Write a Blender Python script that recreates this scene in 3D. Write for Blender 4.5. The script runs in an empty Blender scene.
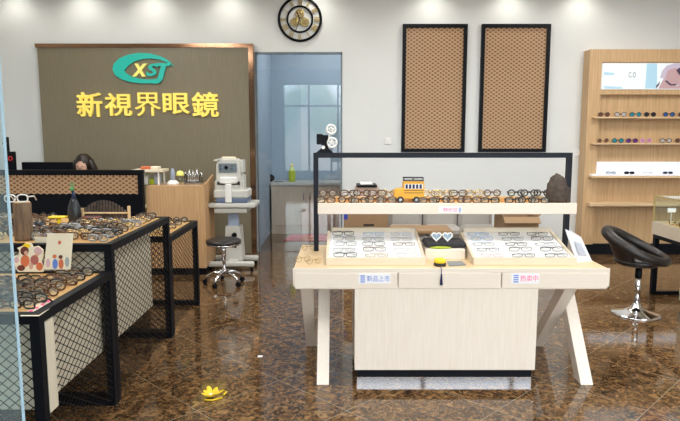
import bpy, math, random
from mathutils import Vector, Matrix
R = math.radians
PI = math.pi
random.seed(11)
scn = bpy.context.scene
COL = scn.collection

# ------------------------------------------------------------------ camera
PITCH, CAMH, FPX = R(7.17), 1.6, 600.0
cd = bpy.data.cameras.new('camera')
cd.sensor_width = 36; cd.lens = FPX / 680 * 36; cd.clip_start = 0.05; cd.clip_end = 200
cam = bpy.data.objects.new('camera', cd); COL.objects.link(cam)
cam.location = (0, 0, CAMH); cam.rotation_euler = (PI / 2 - PITCH, 0, 0)
scn.camera = cam
_c, _s = math.cos(PITCH), math.sin(PITCH)
def P(x, y, Y):
    """where the sight line of a photo pixel meets the vertical plane at depth Y"""
    u = (x - 340) / FPX; v = (y - 210.5) / FPX
    t = Y / (_c - v * _s)
    return Vector((u * t, Y, CAMH + (-_s - v * _c) * t))
def F(x, y, z=0.0):
    u = (x - 340) / FPX; v = (y - 210.5) / FPX
    t = (z - CAMH) / (-_s - v * _c)
    return Vector((u * t, (_c - v * _s) * t, z))

# ------------------------------------------------------------------ materials
def mat(name, col, rough=0.5, metal=0.0, emit=None, es=1.0, spec=0.5, noise=0.0, nscale=20, stretch=(1, 1, 1), col2=None, alpha=1.0, bump=0.0, trans=0.0, coat=0.0):
    m = bpy.data.materials.new(name); m.use_nodes = True
    nt = m.node_tree; b = nt.nodes['Principled BSDF']
    b.inputs['Base Color'].default_value = (*col, 1)
    b.inputs['Roughness'].default_value = rough
    b.inputs['Metallic'].default_value = metal
    b.inputs['Specular IOR Level'].default_value = spec
    b.inputs['Coat Weight'].default_value = coat
    b.inputs['Transmission Weight'].default_value = trans
    if emit: 
        b.inputs['Emission Color'].default_value = (*emit, 1); b.inputs['Emission Strength'].default_value = es
    if noise > 0 or col2:
        tc = nt.nodes.new('ShaderNodeTexCoord'); mp = nt.nodes.new('ShaderNodeMapping')
        mp.inputs['Scale'].default_value = stretch
        nz = nt.nodes.new('ShaderNodeTexNoise'); nz.inputs['Scale'].default_value = nscale; nz.inputs['Detail'].default_value = 5
        cr = nt.nodes.new('ShaderNodeValToRGB')
        c2 = col2 or tuple(k * (1 - noise) for k in col)
        cr.color_ramp.elements[0].position = 0.32; cr.color_ramp.elements[0].color = (*c2, 1)
        cr.color_ramp.elements[1].position = 0.68; cr.color_ramp.elements[1].color = (*col, 1)
        L = nt.links.new
        L(tc.outputs['Object'], mp.inputs['Vector']); L(mp.outputs['Vector'], nz.inputs['Vector'])
        L(nz.outputs['Fac'], cr.inputs['Fac']); L(cr.outputs['Color'], b.inputs['Base Color'])
        if bump:
            bp = nt.nodes.new('ShaderNodeBump'); bp.inputs['Strength'].default_value = bump; bp.inputs['Distance'].default_value = 0.01
            L(nz.outputs['Fac'], bp.inputs['Height']); L(bp.outputs['Normal'], b.inputs['Normal'])
    return m

def glassmat(name, tint, ior=1.5, rough=0.0, gl=(1, 1, 1), body=0.0, bodycol=(1, 1, 1)):
    m = bpy.data.materials.new(name); m.use_nodes = True
    nt = m.node_tree; nt.nodes.clear(); L = nt.links.new
    out = nt.nodes.new('ShaderNodeOutputMaterial'); mx = nt.nodes.new('ShaderNodeMixShader')
    tr = nt.nodes.new('ShaderNodeBsdfTransparent'); tr.inputs[0].default_value = (*tint, 1)
    g = nt.nodes.new('ShaderNodeBsdfGlossy'); g.inputs['Roughness'].default_value = rough; g.inputs[0].default_value = (*gl, 1)
    fr = nt.nodes.new('ShaderNodeFresnel'); fr.inputs['IOR'].default_value = ior
    ge = nt.nodes.new('ShaderNodeNewGeometry'); fb = nt.nodes.new('ShaderNodeMath'); fb.operation = 'SUBTRACT'; fb.inputs[0].default_value = 1
    mu = nt.nodes.new('ShaderNodeMath'); mu.operation = 'MULTIPLY'
    L(ge.outputs['Backfacing'], fb.inputs[1]); L(fr.outputs[0], mu.inputs[0]); L(fb.outputs[0], mu.inputs[1])
    L(mu.outputs[0], mx.inputs[0]); L(g.outputs[0], mx.inputs[2])
    if body > 0:
        df = nt.nodes.new('ShaderNodeBsdfDiffuse'); df.inputs[0].default_value = (*bodycol, 1)
        m2 = nt.nodes.new('ShaderNodeMixShader'); m2.inputs[0].default_value = body
        L(tr.outputs[0], m2.inputs[1]); L(df.outputs[0], m2.inputs[2]); L(m2.outputs[0], mx.inputs[1])
    else:
        L(tr.outputs[0], mx.inputs[1])
    L(mx.outputs[0], out.inputs[0])
    return m

M = {}
M['wall'] = mat('wall_paint', (.74, .765, .765), .7, noise=.03, nscale=2)
M['ceiling'] = mat('ceiling_paint', (.8, .8, .8), .8)
M['brown'] = mat('brown_wall_laminate', (.22, .19, .125), .45, noise=.12, nscale=8, stretch=(8, 8, .6))
M['bronze'] = mat('bronze_trim', (.38, .22, .13), .12, .9)
M['bluewall'] = mat('blue_grey_paint', (.36, .47, .58), .7)
M['maple'] = mat('pale_maple', (.82, .75, .67), .35, col2=(.77, .69, .60), nscale=5, stretch=(14, 14, 1))
M['mapleh'] = mat('pale_maple_long', (.80, .715, .62), .35, col2=(.78, .70, .61), nscale=5, stretch=(1, 14, 14))
M['honeypale'] = mat('pale_honey_wood_top', (.80, .62, .38), .35, col2=(.74, .54, .30), nscale=5, stretch=(1.5, 14, 14))
M['trayframe'] = mat('tray_maple', (.72, .63, .50), .4, col2=(.66, .57, .44), nscale=5, stretch=(1, 14, 14))
M['honey'] = mat('honey_wood_top', (.74, .45, .18), .3, col2=(.64, .37, .14), nscale=5, stretch=(1.5, 14, 14))
M['oak'] = mat('oak_veneer', (.66, .44, .24), .45, col2=(.52, .335, .17), nscale=4, stretch=(14, 14, .7))
M['oakpale'] = mat('oak_edge', (.75, .56, .35), .45, col2=(.62, .43, .24), nscale=4, stretch=(.8, 14, 14))
M['counter'] = mat('counter_oak', (.62, .39, .20), .4, col2=(.5, .30, .145), nscale=4, stretch=(14, 14, .7))
M['cream'] = mat('cream_panel', (.64, .59, .47), .4, noise=.08, nscale=4, stretch=(12, 12, 1))
M['cab'] = mat('grey_oak_door', (.66, .56, .44), .4, col2=(.58, .49, .38), nscale=4, stretch=(14, 14, 1))
M['black'] = mat('black_metal', (.004, .005, .008), .45, spec=.14)
M['bluemetal'] = mat('blue_black_metal', (.006, .008, .016), .4, spec=.22)
M['mesh'] = mat('mesh_wire', (.008, .007, .006), .5, spec=.2)
M['meshtan'] = mat('tan_strand', (.58, .38, .22), .5)
M['meshback'] = mat('brown_backing', (.27, .13, .05), .6)
M['white'] = mat('white_plastic', (.82, .82, .80), .35)
M['offwhite'] = mat('offwhite_plastic', (.58, .58, .54), .4)
M['traywhite'] = mat('white_tray_lining', (.84, .86, .88), .5)
M['chrome'] = mat('chrome', (.75, .75, .77), .08, 1)
M['steel'] = mat('brushed_steel', (.55, .56, .58), .12, 1)
M['leather'] = mat('dark_leather', (.018, .014, .013), .38, noise=.3, nscale=60, bump=.15)
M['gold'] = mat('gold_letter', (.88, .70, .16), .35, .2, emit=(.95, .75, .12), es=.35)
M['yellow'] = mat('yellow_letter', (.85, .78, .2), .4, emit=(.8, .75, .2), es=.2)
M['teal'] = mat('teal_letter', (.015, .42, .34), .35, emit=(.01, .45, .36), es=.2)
M['signside'] = mat('sign_edge', (.25, .28, .2), .4, .5)
M['red'] = mat('red', (.5, .02, .02), .5)
M['redmat'] = mat('red_mat', (.50, .012, .03), .9, noise=.3, nscale=60)
M['yel'] = mat('bright_yellow', (.85, .6, .02), .45)
M['busyel'] = mat('bus_yellow', (.80, .40, .025), .35)
M['busdark'] = mat('bus_dark', (.02, .015, .015), .5)
M['blue'] = mat('blue', (.02, .05, .45), .5)
M['navy'] = mat('navy_thread', (.01, .02, .10), .7)
M['pink'] = mat('pink_ink', (.85, .10, .28), .5)
M['blueink'] = mat('blue_ink', (.12, .22, .62), .5)
M['paper'] = mat('white_paper', (.85, .85, .88), .5)
M['cardpaper'] = mat('cream_card', (.80, .72, .56), .5)
M['cardboard'] = mat('cardboard', (.34, .22, .12), .8, noise=.12, nscale=6)
M['sofa'] = mat('grey_fabric', (.42, .40, .37), .9, noise=.1, nscale=50)
M['log'] = mat('log_bark', (.20, .13, .08), .85, noise=.5, nscale=12, stretch=(6, 6, 1), bump=.6)
M['darkwood'] = mat('dark_carved_wood', (.09, .065, .05), .7, noise=.6, nscale=30, bump=.8)
M['palewood'] = mat('pale_stick', (.62, .46, .26), .6)
M['redbrown'] = mat('red_brown_glaze', (.18, .05, .04), .3, noise=.5, nscale=40)
M['peacock'] = mat('peacock_body', (.018, .022, .028), .35, noise=.5, nscale=30)
M['peacockblue'] = mat('peacock_neck', (.015, .035, .10), .3, noise=.4, nscale=30)
M['green'] = mat('green_paint', (.08, .30, .10), .4)
M['lime'] = mat('lime_label', (.45, .55, .03), .4)
M['hair'] = mat('dark_hair', (.018, .010, .007), .45, noise=.4, nscale=40, stretch=(8, 8, 1))
M['skin'] = mat('skin', (.60, .36, .26), .55)
M['shirt'] = mat('dark_shirt', (.03, .03, .035), .9)
M['lip'] = mat('lip', (.4, .12, .1), .5)
M['screen'] = mat('screen_glass', (.01, .01, .012), .12)
M['greyblue'] = mat('grey_blue_plastic', (.15, .19, .22), .3)
M['paleblue'] = mat('pale_blue_plastic', (.35, .42, .55), .35)
M['orangered'] = mat('orange_red_print', (.6, .15, .06), .6)
M['goldmetal'] = mat('aged_gold', (.52, .40, .16), .35, .6)
M['socket'] = mat('socket_plastic', (.82, .83, .83), .4)
M['whitelit'] = mat('white_lit_shelf', (.85, .88, .95), .5, emit=(.75, .83, 1), es=.18)
M['poster'] = mat('backlit_poster', (.35, .37, .38), .4, emit=(.86, .95, 1), es=.58)
M['pblue'] = mat('poster_pale_blue', (.22, .32, .38), .4, emit=(.45, .72, .88), es=.5)
M['plav'] = mat('poster_lavender', (.3, .26, .33), .4, emit=(.62, .54, .66), es=.45)
M['ppink'] = mat('poster_pink', (.38, .25, .26), .4, emit=(.58, .36, .38), es=.32)
M['pdark'] = mat('poster_dark', (.05, .03, .05), .4, emit=(.06, .03, .06), es=.5)
M['pgrey'] = mat('poster_grey', (.2, .22, .22), .4, emit=(.38, .42, .42), es=.3)
M['glass_door'] = glassmat('door_glass', (.97, .98, .99), 1.85)
M['glass_near'] = glassmat('near_glass', (.86, .93, .94), 1.5, body=.07, bodycol=(.7, .85, .9))
M['glassedge'] = mat('glass_edge', (.38, .56, .68), .2)
M['glass_case'] = glassmat('case_glass', (.93, .96, .93), 1.35)
M['lens'] = glassmat('clear_lens', (.96, .96, .95), 1.5)
M['demo'] = glassmat('demo_lens', (.93, .93, .90), 1.6, body=.13, bodycol=(.9, .86, .74))  # cream body mixed in to stand for whitish highlights on the lenses
M['acrylic'] = mat('acrylic_white', (.68, .70, .76), .12, trans=.0)

def floor_material():
    m = bpy.data.materials.new('brown_marble_tiles'); m.use_nodes = True
    nt = m.node_tree; L = nt.links.new; b = nt.nodes['Principled BSDF']; N = nt.nodes.new
    tc = N('ShaderNodeTexCoord'); sp = N('ShaderNodeSeparateXYZ'); L(tc.outputs['Object'], sp.inputs[0])
    def mth(op, a, bb=None, c=None):
        n = N('ShaderNodeMath'); n.operation = op
        for i, v in enumerate((a, bb, c)):
            if v is None: continue
            if isinstance(v, (int, float)): n.inputs[i].default_value = v
            else: L(v, n.inputs[i])
        return n.outputs[0]
    T = .877
    a = mth('FRACT', mth('DIVIDE', mth('ADD', mth('ADD', sp.outputs[0], sp.outputs[1]), 20 * T - 2.50), T))
    c = mth('FRACT', mth('DIVIDE', mth('ADD', mth('SUBTRACT', sp.outputs[0], sp.outputs[1]), 20 * T + 2.42), T))
    la = mth('LESS_THAN', mth('ABSOLUTE', mth('SUBTRACT', a, .5)), .4968)
    lc = mth('LESS_THAN', mth('ABSOLUTE', mth('SUBTRACT', c, .5)), .4968)
    tile = mth('MULTIPLY', la, lc)
    # a different piece of stone per tile
    cell = N('ShaderNodeCombineXYZ')
    L(mth('FLOOR', mth('DIVIDE', mth('ADD', mth('ADD', sp.outputs[0], sp.outputs[1]), 20 * T - 2.50), T)), cell.inputs[0])
    L(mth('FLOOR', mth('DIVIDE', mth('ADD', mth('SUBTRACT', sp.outputs[0], sp.outputs[1]), 20 * T + 2.42), T)), cell.inputs[1])
    off = N('ShaderNodeVectorMath'); off.operation = 'MULTIPLY_ADD'
    L(cell.outputs[0], off.inputs[0]); off.inputs[1].default_value = (3.7, 5.3, 0); L(tc.outputs['Object'], off.inputs[2])
    n1 = N('ShaderNodeTexNoise'); n1.inputs['Scale'].default_value = 17; n1.inputs['Detail'].default_value = 9; n1.inputs['Roughness'].default_value = .62; n1.inputs['Distortion'].default_value = 1.6
    L(off.outputs[0], n1.inputs['Vector'])
    cr = N('ShaderNodeValToRGB'); e = cr.color_ramp.elements
    e[0].position = .36; e[0].color = (.020, .011, .006, 1)
    e[1].position = .70; e[1].color = (.33, .20, .085, 1)
    k = e.new(.50); k.color = (.095, .050, .022, 1)
    k = e.new(.58); k.color = (.185, .10, .040, 1)
    L(n1.outputs['Fac'], cr.inputs[0])
    n2 = N('ShaderNodeTexNoise'); n2.inputs['Scale'].default_value = 9; n2.inputs['Detail'].default_value = 4; n2.inputs['Distortion'].default_value = 2.5
    L(off.outputs[0], n2.inputs['Vector'])
    vein = mth('SUBTRACT', 1, mth('MINIMUM', mth('MULTIPLY', mth('ABSOLUTE', mth('SUBTRACT', n2.outputs['Fac'], .5)), 45), 1))
    mx = N('ShaderNodeMix'); mx.data_type = 'RGBA'
    L(mth('MULTIPLY', vein, .55), mx.inputs[0]); L(cr.outputs[0], mx.inputs[6]); mx.inputs[7].default_value = (.36, .24, .12, 1)
    m2 = N('ShaderNodeMix'); m2.data_type = 'RGBA'
    L(tile, m2.inputs[0]); m2.inputs[6].default_value = (.30, .25, .18, 1); L(mx.outputs[2], m2.inputs[7])
    L(m2.outputs[2], b.inputs['Base Color'])
    b.inputs['Roughness'].default_value = .07; b.inputs['Specular IOR Level'].default_value = .55
    return m
M['floor'] = floor_material()

# ------------------------------------------------------------------ mesh builder
class MB:
    def __init__(s): s.v = []; s.f = []; s.m = []; s.sm = []; s.cur = 0
    def add(s, vs, fs, smooth=False):
        o = len(s.v); s.v += [tuple(v) for v in vs]
        for f in fs: s.f.append(tuple(o + i for i in f)); s.m.append(s.cur); s.sm.append(smooth)
        return s
    def box(s, x0, x1, y0, y1, z0, z1):
        vs = [(x, y, z) for x in (x0, x1) for y in (y0, y1) for z in (z0, z1)]
        return s.add(vs, [(0, 1, 3, 2), (4, 6, 7, 5), (0, 4, 5, 1), (2, 3, 7, 6), (0, 2, 6, 4), (1, 5, 7, 3)])
    def cbox(s, x0, x1, y0, y1, z0, z1, b=.01):
        """box with chamfered edges"""
        b = min(b, (x1 - x0) / 2.01, (y1 - y0) / 2.01, (z1 - z0) / 2.01)
        cx, cy, cz = (x0 + x1) / 2, (y0 + y1) / 2, (z0 + z1) / 2
        hx, hy, hz = (x1 - x0) / 2, (y1 - y0) / 2, (z1 - z0) / 2
        vs = []; idx = {}
        for sx in (-1, 1):
            for sy in (-1, 1):
                for sz in (-1, 1):
                    for a in range(3):
                        d = [hx - b, hy - b, hz - b]; d[a] += b
                        idx[(sx, sy, sz, a)] = len(vs)
                        vs.append((cx + sx * d[0], cy + sy * d[1], cz + sz * d[2]))
        fs = []
        for a in range(3):
            o = [k for k in range(3) if k != a]
            for sg in (-1, 1):
                q = []
                for p1, p2 in ((-1, -1), (1, -1), (1, 1), (-1, 1)):
                    t = [0, 0, 0]; t[a] = sg; t[o[0]] = p1; t[o[1]] = p2; q.append(idx[(*t, a)])
                if (sg > 0) == (a == 1): q.reverse()
                fs.append(tuple(q))
        for a in range(3):   # edges along axis a
            o = [k for k in range(3) if k != a]
            for p1 in (-1, 1):
                for p2 in (-1, 1):
                    t0 = [0, 0, 0]; t0[o[0]] = p1; t0[o[1]] = p2; t1 = list(t0); t0[a] = -1; t1[a] = 1
                    q = [idx[(*t0, o[0])], idx[(*t1, o[0])], idx[(*t1, o[1])], idx[(*t0, o[1])]]
                    if (p1 * p2 > 0) == (a == 1): q.reverse()
                    fs.append(tuple(q))
        for sx in (-1, 1):
            for sy in (-1, 1):
                for sz in (-1, 1):
                    q = [idx[(sx, sy, sz, k)] for k in range(3)]
                    if sx * sy * sz < 0: q.reverse()
                    fs.append(tuple(q))
        return s.add(vs, fs)
    def bar(s, a, b, w, h, up=(0, 0, 1)):
        a = Vector(a); b = Vector(b); d = (b - a).normalized(); up = Vector(up)
        if abs(d.dot(up)) > .98: up = Vector((0, 1, 0))
        sd = d.cross(up).normalized(); u = sd.cross(d).normalized()
        vs = []
        for p in (a, b):
            for i, j in ((-1, -1), (1, -1), (1, 1), (-1, 1)): vs.append(p + sd * (w / 2 * i) + u * (h / 2 * j))
        return s.add(vs, [(0, 1, 2, 3), (7, 6, 5, 4), (0, 4, 5, 1), (1, 5, 6, 2), (2, 6, 7, 3), (3, 7, 4, 0)])
    def tube(s, pts, r, n=8, closed=False, cap=True):
        pts = [Vector(p) for p in pts]; K = len(pts)
        rs = r if isinstance(r, (list, tuple)) else [r] * K
        vs = []; prev = None
        for i, p in enumerate(pts):
            if closed: d = pts[(i + 1) % K] - pts[i - 1]
            else: d = pts[min(i + 1, K - 1)] - pts[max(i - 1, 0)]
            d.normalize()
            if prev is None:
                up = Vector((0, 0, 1)) if abs(d.z) < .9 else Vector((0, 1, 0))
                a = d.cross(up).normalized()
            else:
                a = (prev - d * prev.dot(d)).normalized()
            prev = a; b = d.cross(a)
            for k in range(n):
                t = 2 * PI * k / n; vs.append(p + (a * math.cos(t) + b * math.sin(t)) * rs[i])
        fs = []
        for i in range(K if closed else K - 1):
            j = (i + 1) % K
            for k in range(n): fs.append((i * n + k, i * n + (k + 1) % n, j * n + (k + 1) % n, j * n + k))
        s.add(vs, fs, True)
        if not closed and cap:
            o = len(s.v) - len(vs)
            s.f.append(tuple(o + k for k in reversed(range(n)))); s.m.append(s.cur); s.sm.append(False)
            s.f.append(tuple(o + (K - 1) * n + k for k in range(n))); s.m.append(s.cur); s.sm.append(False)
        return s
    def lathe(s, prof, c=(0, 0, 0), n=24, sx=1, sy=1, smooth=True):
        """profile of (radius, z) revolved about the vertical through c"""
        vs = []; fs = []; K = len(prof)
        for r, z in prof:
            r = max(r, 1e-4)
            for k in range(n):
                t = 2 * PI * k / n; vs.append((c[0] + r * sx * math.cos(t), c[1] + r * sy * math.sin(t), c[2] + z))
        for i in range(K - 1):
            for k in range(n): fs.append((i * n + k, i * n + (k + 1) % n, (i + 1) * n + (k + 1) % n, (i + 1) * n + k))
        fs.append(tuple(reversed(range(n)))); fs.append(tuple((K - 1) * n + k for k in range(n)))
        return s.add(vs, fs, smooth)
    def ball(s, c, rx, ry=None, rz=None, n=16, k=10):
        ry = ry or rx; rz = rz or rx
        prof = [(math.sin(PI * i / k), -math.cos(PI * i / k)) for i in range(k + 1)]
        vs = []; fs = []
        for r, z in prof:
            r = max(r, 1e-4)
            for j in range(n):
                t = 2 * PI * j / n; vs.append((c[0] + rx * r * math.cos(t), c[1] + ry * r * math.sin(t), c[2] + rz * z))
        for i in range(k):
            for j in range(n): fs.append((i * n + j, i * n + (j + 1) % n, (i + 1) * n + (j + 1) % n, (i + 1) * n + j))
        return s.add(vs, fs, True)
    def prism(s, poly, a0, a1, axis='y'):
        """outline poly (u,v) given thickness a0..a1 along axis"""
        def mk(u, v, a): return {'y': (u, a, v), 'x': (a, u, v), 'z': (u, v, a)}[axis]
        n = len(poly)
        area = sum(poly[i][0] * poly[(i + 1) % n][1] - poly[(i + 1) % n][0] * poly[i][1] for i in range(n))
        if (area < 0): poly = poly[::-1]
        vs = [mk(u, v, a0) for u, v in poly] + [mk(u, v, a1) for u, v in poly]
        fs = [tuple(range(n)), tuple(reversed(range(n, 2 * n)))] + [(i, n + i, n + (i + 1) % n, (i + 1) % n) for i in range(n)]
        if axis != 'y': fs = [f[::-1] for f in fs]
        return s.add(vs, fs)
    def ring(s, c, R0, r, n=40, axis='y', k=8):
        pts = []
        for i in range(n):
            t = 2 * PI * i / n; u, v = R0 * math.cos(t), R0 * math.sin(t)
            pts.append({'y': (c[0] + u, c[1], c[2] + v), 'z': (c[0] + u, c[1] + v, c[2])}[axis])
        return s.tube(pts, r, k, closed=True)
    def xf(s, mtx, start=0):
        for i in range(start, len(s.v)): s.v[i] = tuple(mtx @ Vector(s.v[i]))
        return s
    def lattice(s, o, U, V, w, h, cw, ch, bw, th):
        """two families of slanting strands clipped to a w x h rectangle"""
        o = Vector(o); U = Vector(U); V = Vector(V); N = U.cross(V).normalized()
        n = int((w / cw) + (h / ch)) + 3
        for sg in (1, -1):
            for i in range(-n, n + 1):
                # u = i*cw + t*cw, v = sg*t*ch
                lo, hi = -1e9, 1e9
                a, b = -i, w / cw - i
                lo, hi = max(lo, a), min(hi, b)
                c1, c2 = (0, h / ch) if sg > 0 else (-h / ch, 0)
                lo, hi = max(lo, c1), min(hi, c2)
                if hi - lo < .08: continue
                p = [o + U * ((i + t) * cw) + V * (sg * t * ch) + N * (th * .5 * sg) for t in (lo, hi)]
                s.bar(p[0], p[1], bw, th, N)
        return s

ORG = {}
def setp(o, label=None, cat=None, group=None, kind=None):
    for k, v in (('label', label), ('category', cat), ('group', group), ('kind', kind)):
        if v: o[k] = v
    return o
def mesh_of(name, mb, mats, off=(0, 0, 0)):
    me = bpy.data.meshes.new(name)
    me.from_pydata([(v[0] - off[0], v[1] - off[1], v[2] - off[2]) for v in mb.v], [], mb.f)
    for m in (mats if isinstance(mats, list) else [mats]): me.materials.append(m)
    me.polygons.foreach_set('material_index', mb.m); me.polygons.foreach_set('use_smooth', mb.sm)
    me.update()
    return me
def thing(name, label, cat, loc=(0, 0, 0), rz=0, group=None):
    o = bpy.data.objects.new(name, None); COL.objects.link(o); o.empty_display_size = .05
    o.location = loc; o.rotation_euler.z = rz; ORG[o.name] = Vector(loc)
    return setp(o, label, cat, group)
def part(name, mb, mats, parent, local=False, label=None):
    off = (0, 0, 0) if local else ORG[parent.name]
    o = bpy.data.objects.new(name, mesh_of(name, mb, mats, off)); COL.objects.link(o)
    o.parent = parent; ORG[o.name] = ORG.get(parent.name, Vector((0, 0, 0)))
    if label: o['label'] = label
    return o
def single(name, mb, mats, label, cat, group=None):
    xs = [v[0] for v in mb.v]; ys = [v[1] for v in mb.v]; zs = [v[2] for v in mb.v]
    off = ((min(xs) + max(xs)) / 2, (min(ys) + max(ys)) / 2, min(zs))
    o = bpy.data.objects.new(name, mesh_of(name, mb, mats, off)); COL.objects.link(o); o.location = off
    ORG[o.name] = Vector(off)
    return setp(o, label, cat, group)
def struct(name, mb, mats):
    o = bpy.data.objects.new(name, mesh_of(name, mb, mats)); COL.objects.link(o); ORG[o.name] = Vector((0, 0, 0))
    o['kind'] = 'structure'; return o
def copy_tree(o, parent=None):
    c = o.copy(); COL.objects.link(c)
    if parent: c.parent = parent
    for ch in list(o.children): copy_tree(ch, c)
    return c
def bevel(o, w=.004, n=2):
    m = o.modifiers.new('bevel', 'BEVEL'); m.width = w; m.segments = n; m.limit_method = 'ANGLE'; return o
def text_mb(body, x0, x1, z0, z1, y, depth=.01, bold=0.0, mb=None, shear=0.0):
    """lettering as a solid mesh fitted into x0..x1, z0..z1, its face at y, facing the front"""
    cu = bpy.data.curves.new('t', 'FONT'); cu.body = body; cu.size = 1; cu.extrude = .05; cu.offset = bold; cu.resolution_u = 3; cu.shear = shear
    ob = bpy.data.objects.new('t', cu); COL.objects.link(ob)
    dg = bpy.context.evaluated_depsgraph_get(); ev = ob.evaluated_get(dg); me = ev.to_mesh()
    vs = [tuple(v.co) for v in me.vertices]; fs = [tuple(p.vertices) for p in me.polygons]
    ev.to_mesh_clear(); bpy.data.objects.remove(ob); bpy.data.curves.remove(cu)
    mb = mb or MB()
    if not vs: return mb
    ax, bx = min(v[0] for v in vs), max(v[0] for v in vs); ay, by = min(v[1] for v in vs), max(v[1] for v in vs)
    out = [(x0 + (v[0] - ax) / (bx - ax) * (x1 - x0), y + (0 if v[2] > 0 else depth), z0 + (v[1] - ay) / (by - ay) * (z1 - z0)) for v in vs]
    return mb.add(out, fs)

# ------------------------------------------------------------------ the room
XL, XR, YF, YB, ZC = -5.0, 6.2, -2.2, 8.15, 3.56
DX0, DX1, DZ = -1.125, .03, 2.69       # opening to the back room
struct('floor', MB().box(XL - .2, XR + .2, YF - .2, 10.3, -.1, 0), M['floor'])
struct('ceiling', MB().box(XL - .2, XR + .2, YF - .2, 10.3, ZC, ZC + .15), M['ceiling'])
b = MB(); b.box(XL - .2, DX0, YB, YB + .12, 0, ZC); b.box(DX1, XR + .2, YB, YB + .12, 0, ZC); b.box(DX0, DX1, YB, YB + .12, DZ, ZC)
struct('wall_back', b, M['wall'])
struct('wall_left', MB().box(XL - .2, XL, YF - .2, 8.15, 0, ZC), M['wall'])
struct('wall_right', MB().box(XR, XR + .2, YF - .2, 8.15, 0, ZC), M['wall'])
# the shop front behind the camera: wall with a wide window band and mullions
b = MB(); b.box(XL, -1.75, YF - .2, YF, 0, ZC); b.box(-1.75, XR, YF - .2, YF, 3.12, ZC); b.box(-1.75, XR, YF - .2, YF, 0, .45)
struct('wall_front', b, mat('dark_front_wall', (.12, .12, .12), .8))  # unseen wall, kept dark to weaken its reflection in the doorway glass
b = MB()
for x in (-1.72, -.95, -.06, 1.4, 2.9, 4.4, 6.1): b.box(x - .03, x + .03, YF - .12, YF - .04, .45, 3.12)
b.box(-1.75, XR, YF - .12, YF - .04, 2.45, 2.51); b.box(-1.75, XR, YF - .12, YF - .04, .45, .51)
struct('window_1', b, M['steel'])
# back room walls
b = MB(); b.box(DX0 - .12, DX0 - .02, YB + .12, 10.2, 0, ZC); b.box(2.2, 2.3, YB + .12, 10.2, 0, ZC); b.box(DX0 - .12, 2.3, 10.2, 10.3, 0, ZC)
struct('wall_back_room', b, M['bluewall'])
# brown feature wall and its bronze trim
BY = 8.05
b = MB(); b.box(-3.96, -1.20, BY, YB, 0, 2.735)
struct('wall_feature', b, M['brown'])
b = MB(); b.box(-3.985, -1.135, BY - .012, YB, 2.735, 2.785); b.box(-1.20, -1.135, BY - .012, YB, 0, 2.735); 
struct('trim_1', b, M['bronze'])
# doorway frame and glass pane
b = MB(); b.box(DX0, DX0 + .022, YB - .01, YB + .06, 0, DZ); b.box(DX1 - .022, DX1, YB - .01, YB + .06, 0, DZ); b.box(DX0, DX1, YB - .01, YB + .06, DZ - .025, DZ)
door = struct('door_1', b, M['greyblue'])
part('glass_pane', MB().box(DX0 + .02, DX1 - .02, YB + .015, YB + .025, .01, DZ - .025), M['glass_door'], door)

# near glass panel at the left edge of the photograph
gx = P(4.6, 135, 1.7).x
t = thing('glass_screen', 'clear pale blue glass panel standing at the left edge of the view', 'glass screen', (gx - .6, 1.7, 0))
part('pane', MB().box(gx - 1.2, gx - .004, 1.696, 1.704, .0, 3.1), M['glass_near'], t)
part('polished_edge', MB().box(gx - .004, gx + .001, 1.696, 1.704, 0, 3.1), M['glassedge'], t)

# ------------------------------------------------------------------ sign
EY = BY - .03
pa, pb = P(112, 83, EY), P(174, 53, EY)
t = thing('sign_emblem', 'teal eye-shaped emblem with the letters XSJ on the brown wall', 'emblem', ((pa.x + pb.x) / 2, EY, pa.z))
def px_poly(pts, Y): return [(P(x, y, Y).x, P(x, y, Y).z) for x, y in pts]
outer = [(174.5, 66.5), (168, 60), (160, 56), (150, 53.4), (139, 52.8), (128, 54.6), (119, 58.5), (113.5, 64), (112.4, 70), (115, 75), (121, 79.2), (130, 82), (141, 83.3), (152, 83.2), (160.5, 81.3)]
inner = [(160, 78.2), (151, 79.4), (141, 79), (132, 76.8), (126, 73.2), (124, 70.5), (128, 65.5), (134, 61.5), (142, 59), (151, 58.3), (160, 59.6), (167, 62.3)]
part('eye_swoosh', MB().prism(px_poly(outer + inner, EY), EY, EY + .02), M['teal'], t)
def fit(ch, x0, y0, x1, y1, Y, **k):
    a, c = P(x0, y1, Y), P(x1, y0, Y); return text_mb(ch, a.x, c.x, a.z, c.z, Y, **k)
part('letter', fit('X', 132, 63.5, 147, 76.5, EY - .006, depth=.03, bold=.05, shear=.2), M['yellow'], t, label='yellow letter X')
part('letter', fit('S', 146, 63.5, 158, 76, EY - .006, depth=.03, bold=.03, shear=.25), M['teal'], t, label='teal letter S')
part('letter', MB().prism(px_poly([(156, 63), (170, 63), (170, 66), (166, 66), (162.5, 79), (159, 83), (153, 84), (154, 81), (157.5, 79), (161, 66), (155, 66)], EY), EY - .004, EY + .02), M['teal'], t, label='teal letter J')
for ch, x0, y0, x1, y1, wd in (('新', 77, 92, 101, 117, 'first'), ('視', 105, 93, 131, 116, 'second'), ('界', 135, 92.5, 160, 116, 'third'), ('眼', 163, 93, 189, 114, 'fourth'), ('鏡', 192, 92, 218, 117, 'last')):
    single('sign_character', fit(ch, x0, y0, x1, y1, BY - .035, depth=.034, bold=0 if ch == '界' else .012), M['gold'],
           'gold Chinese character on the brown wall, %s from the left in the row of five' % wd, 'sign character', 'gold sign characters')

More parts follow.
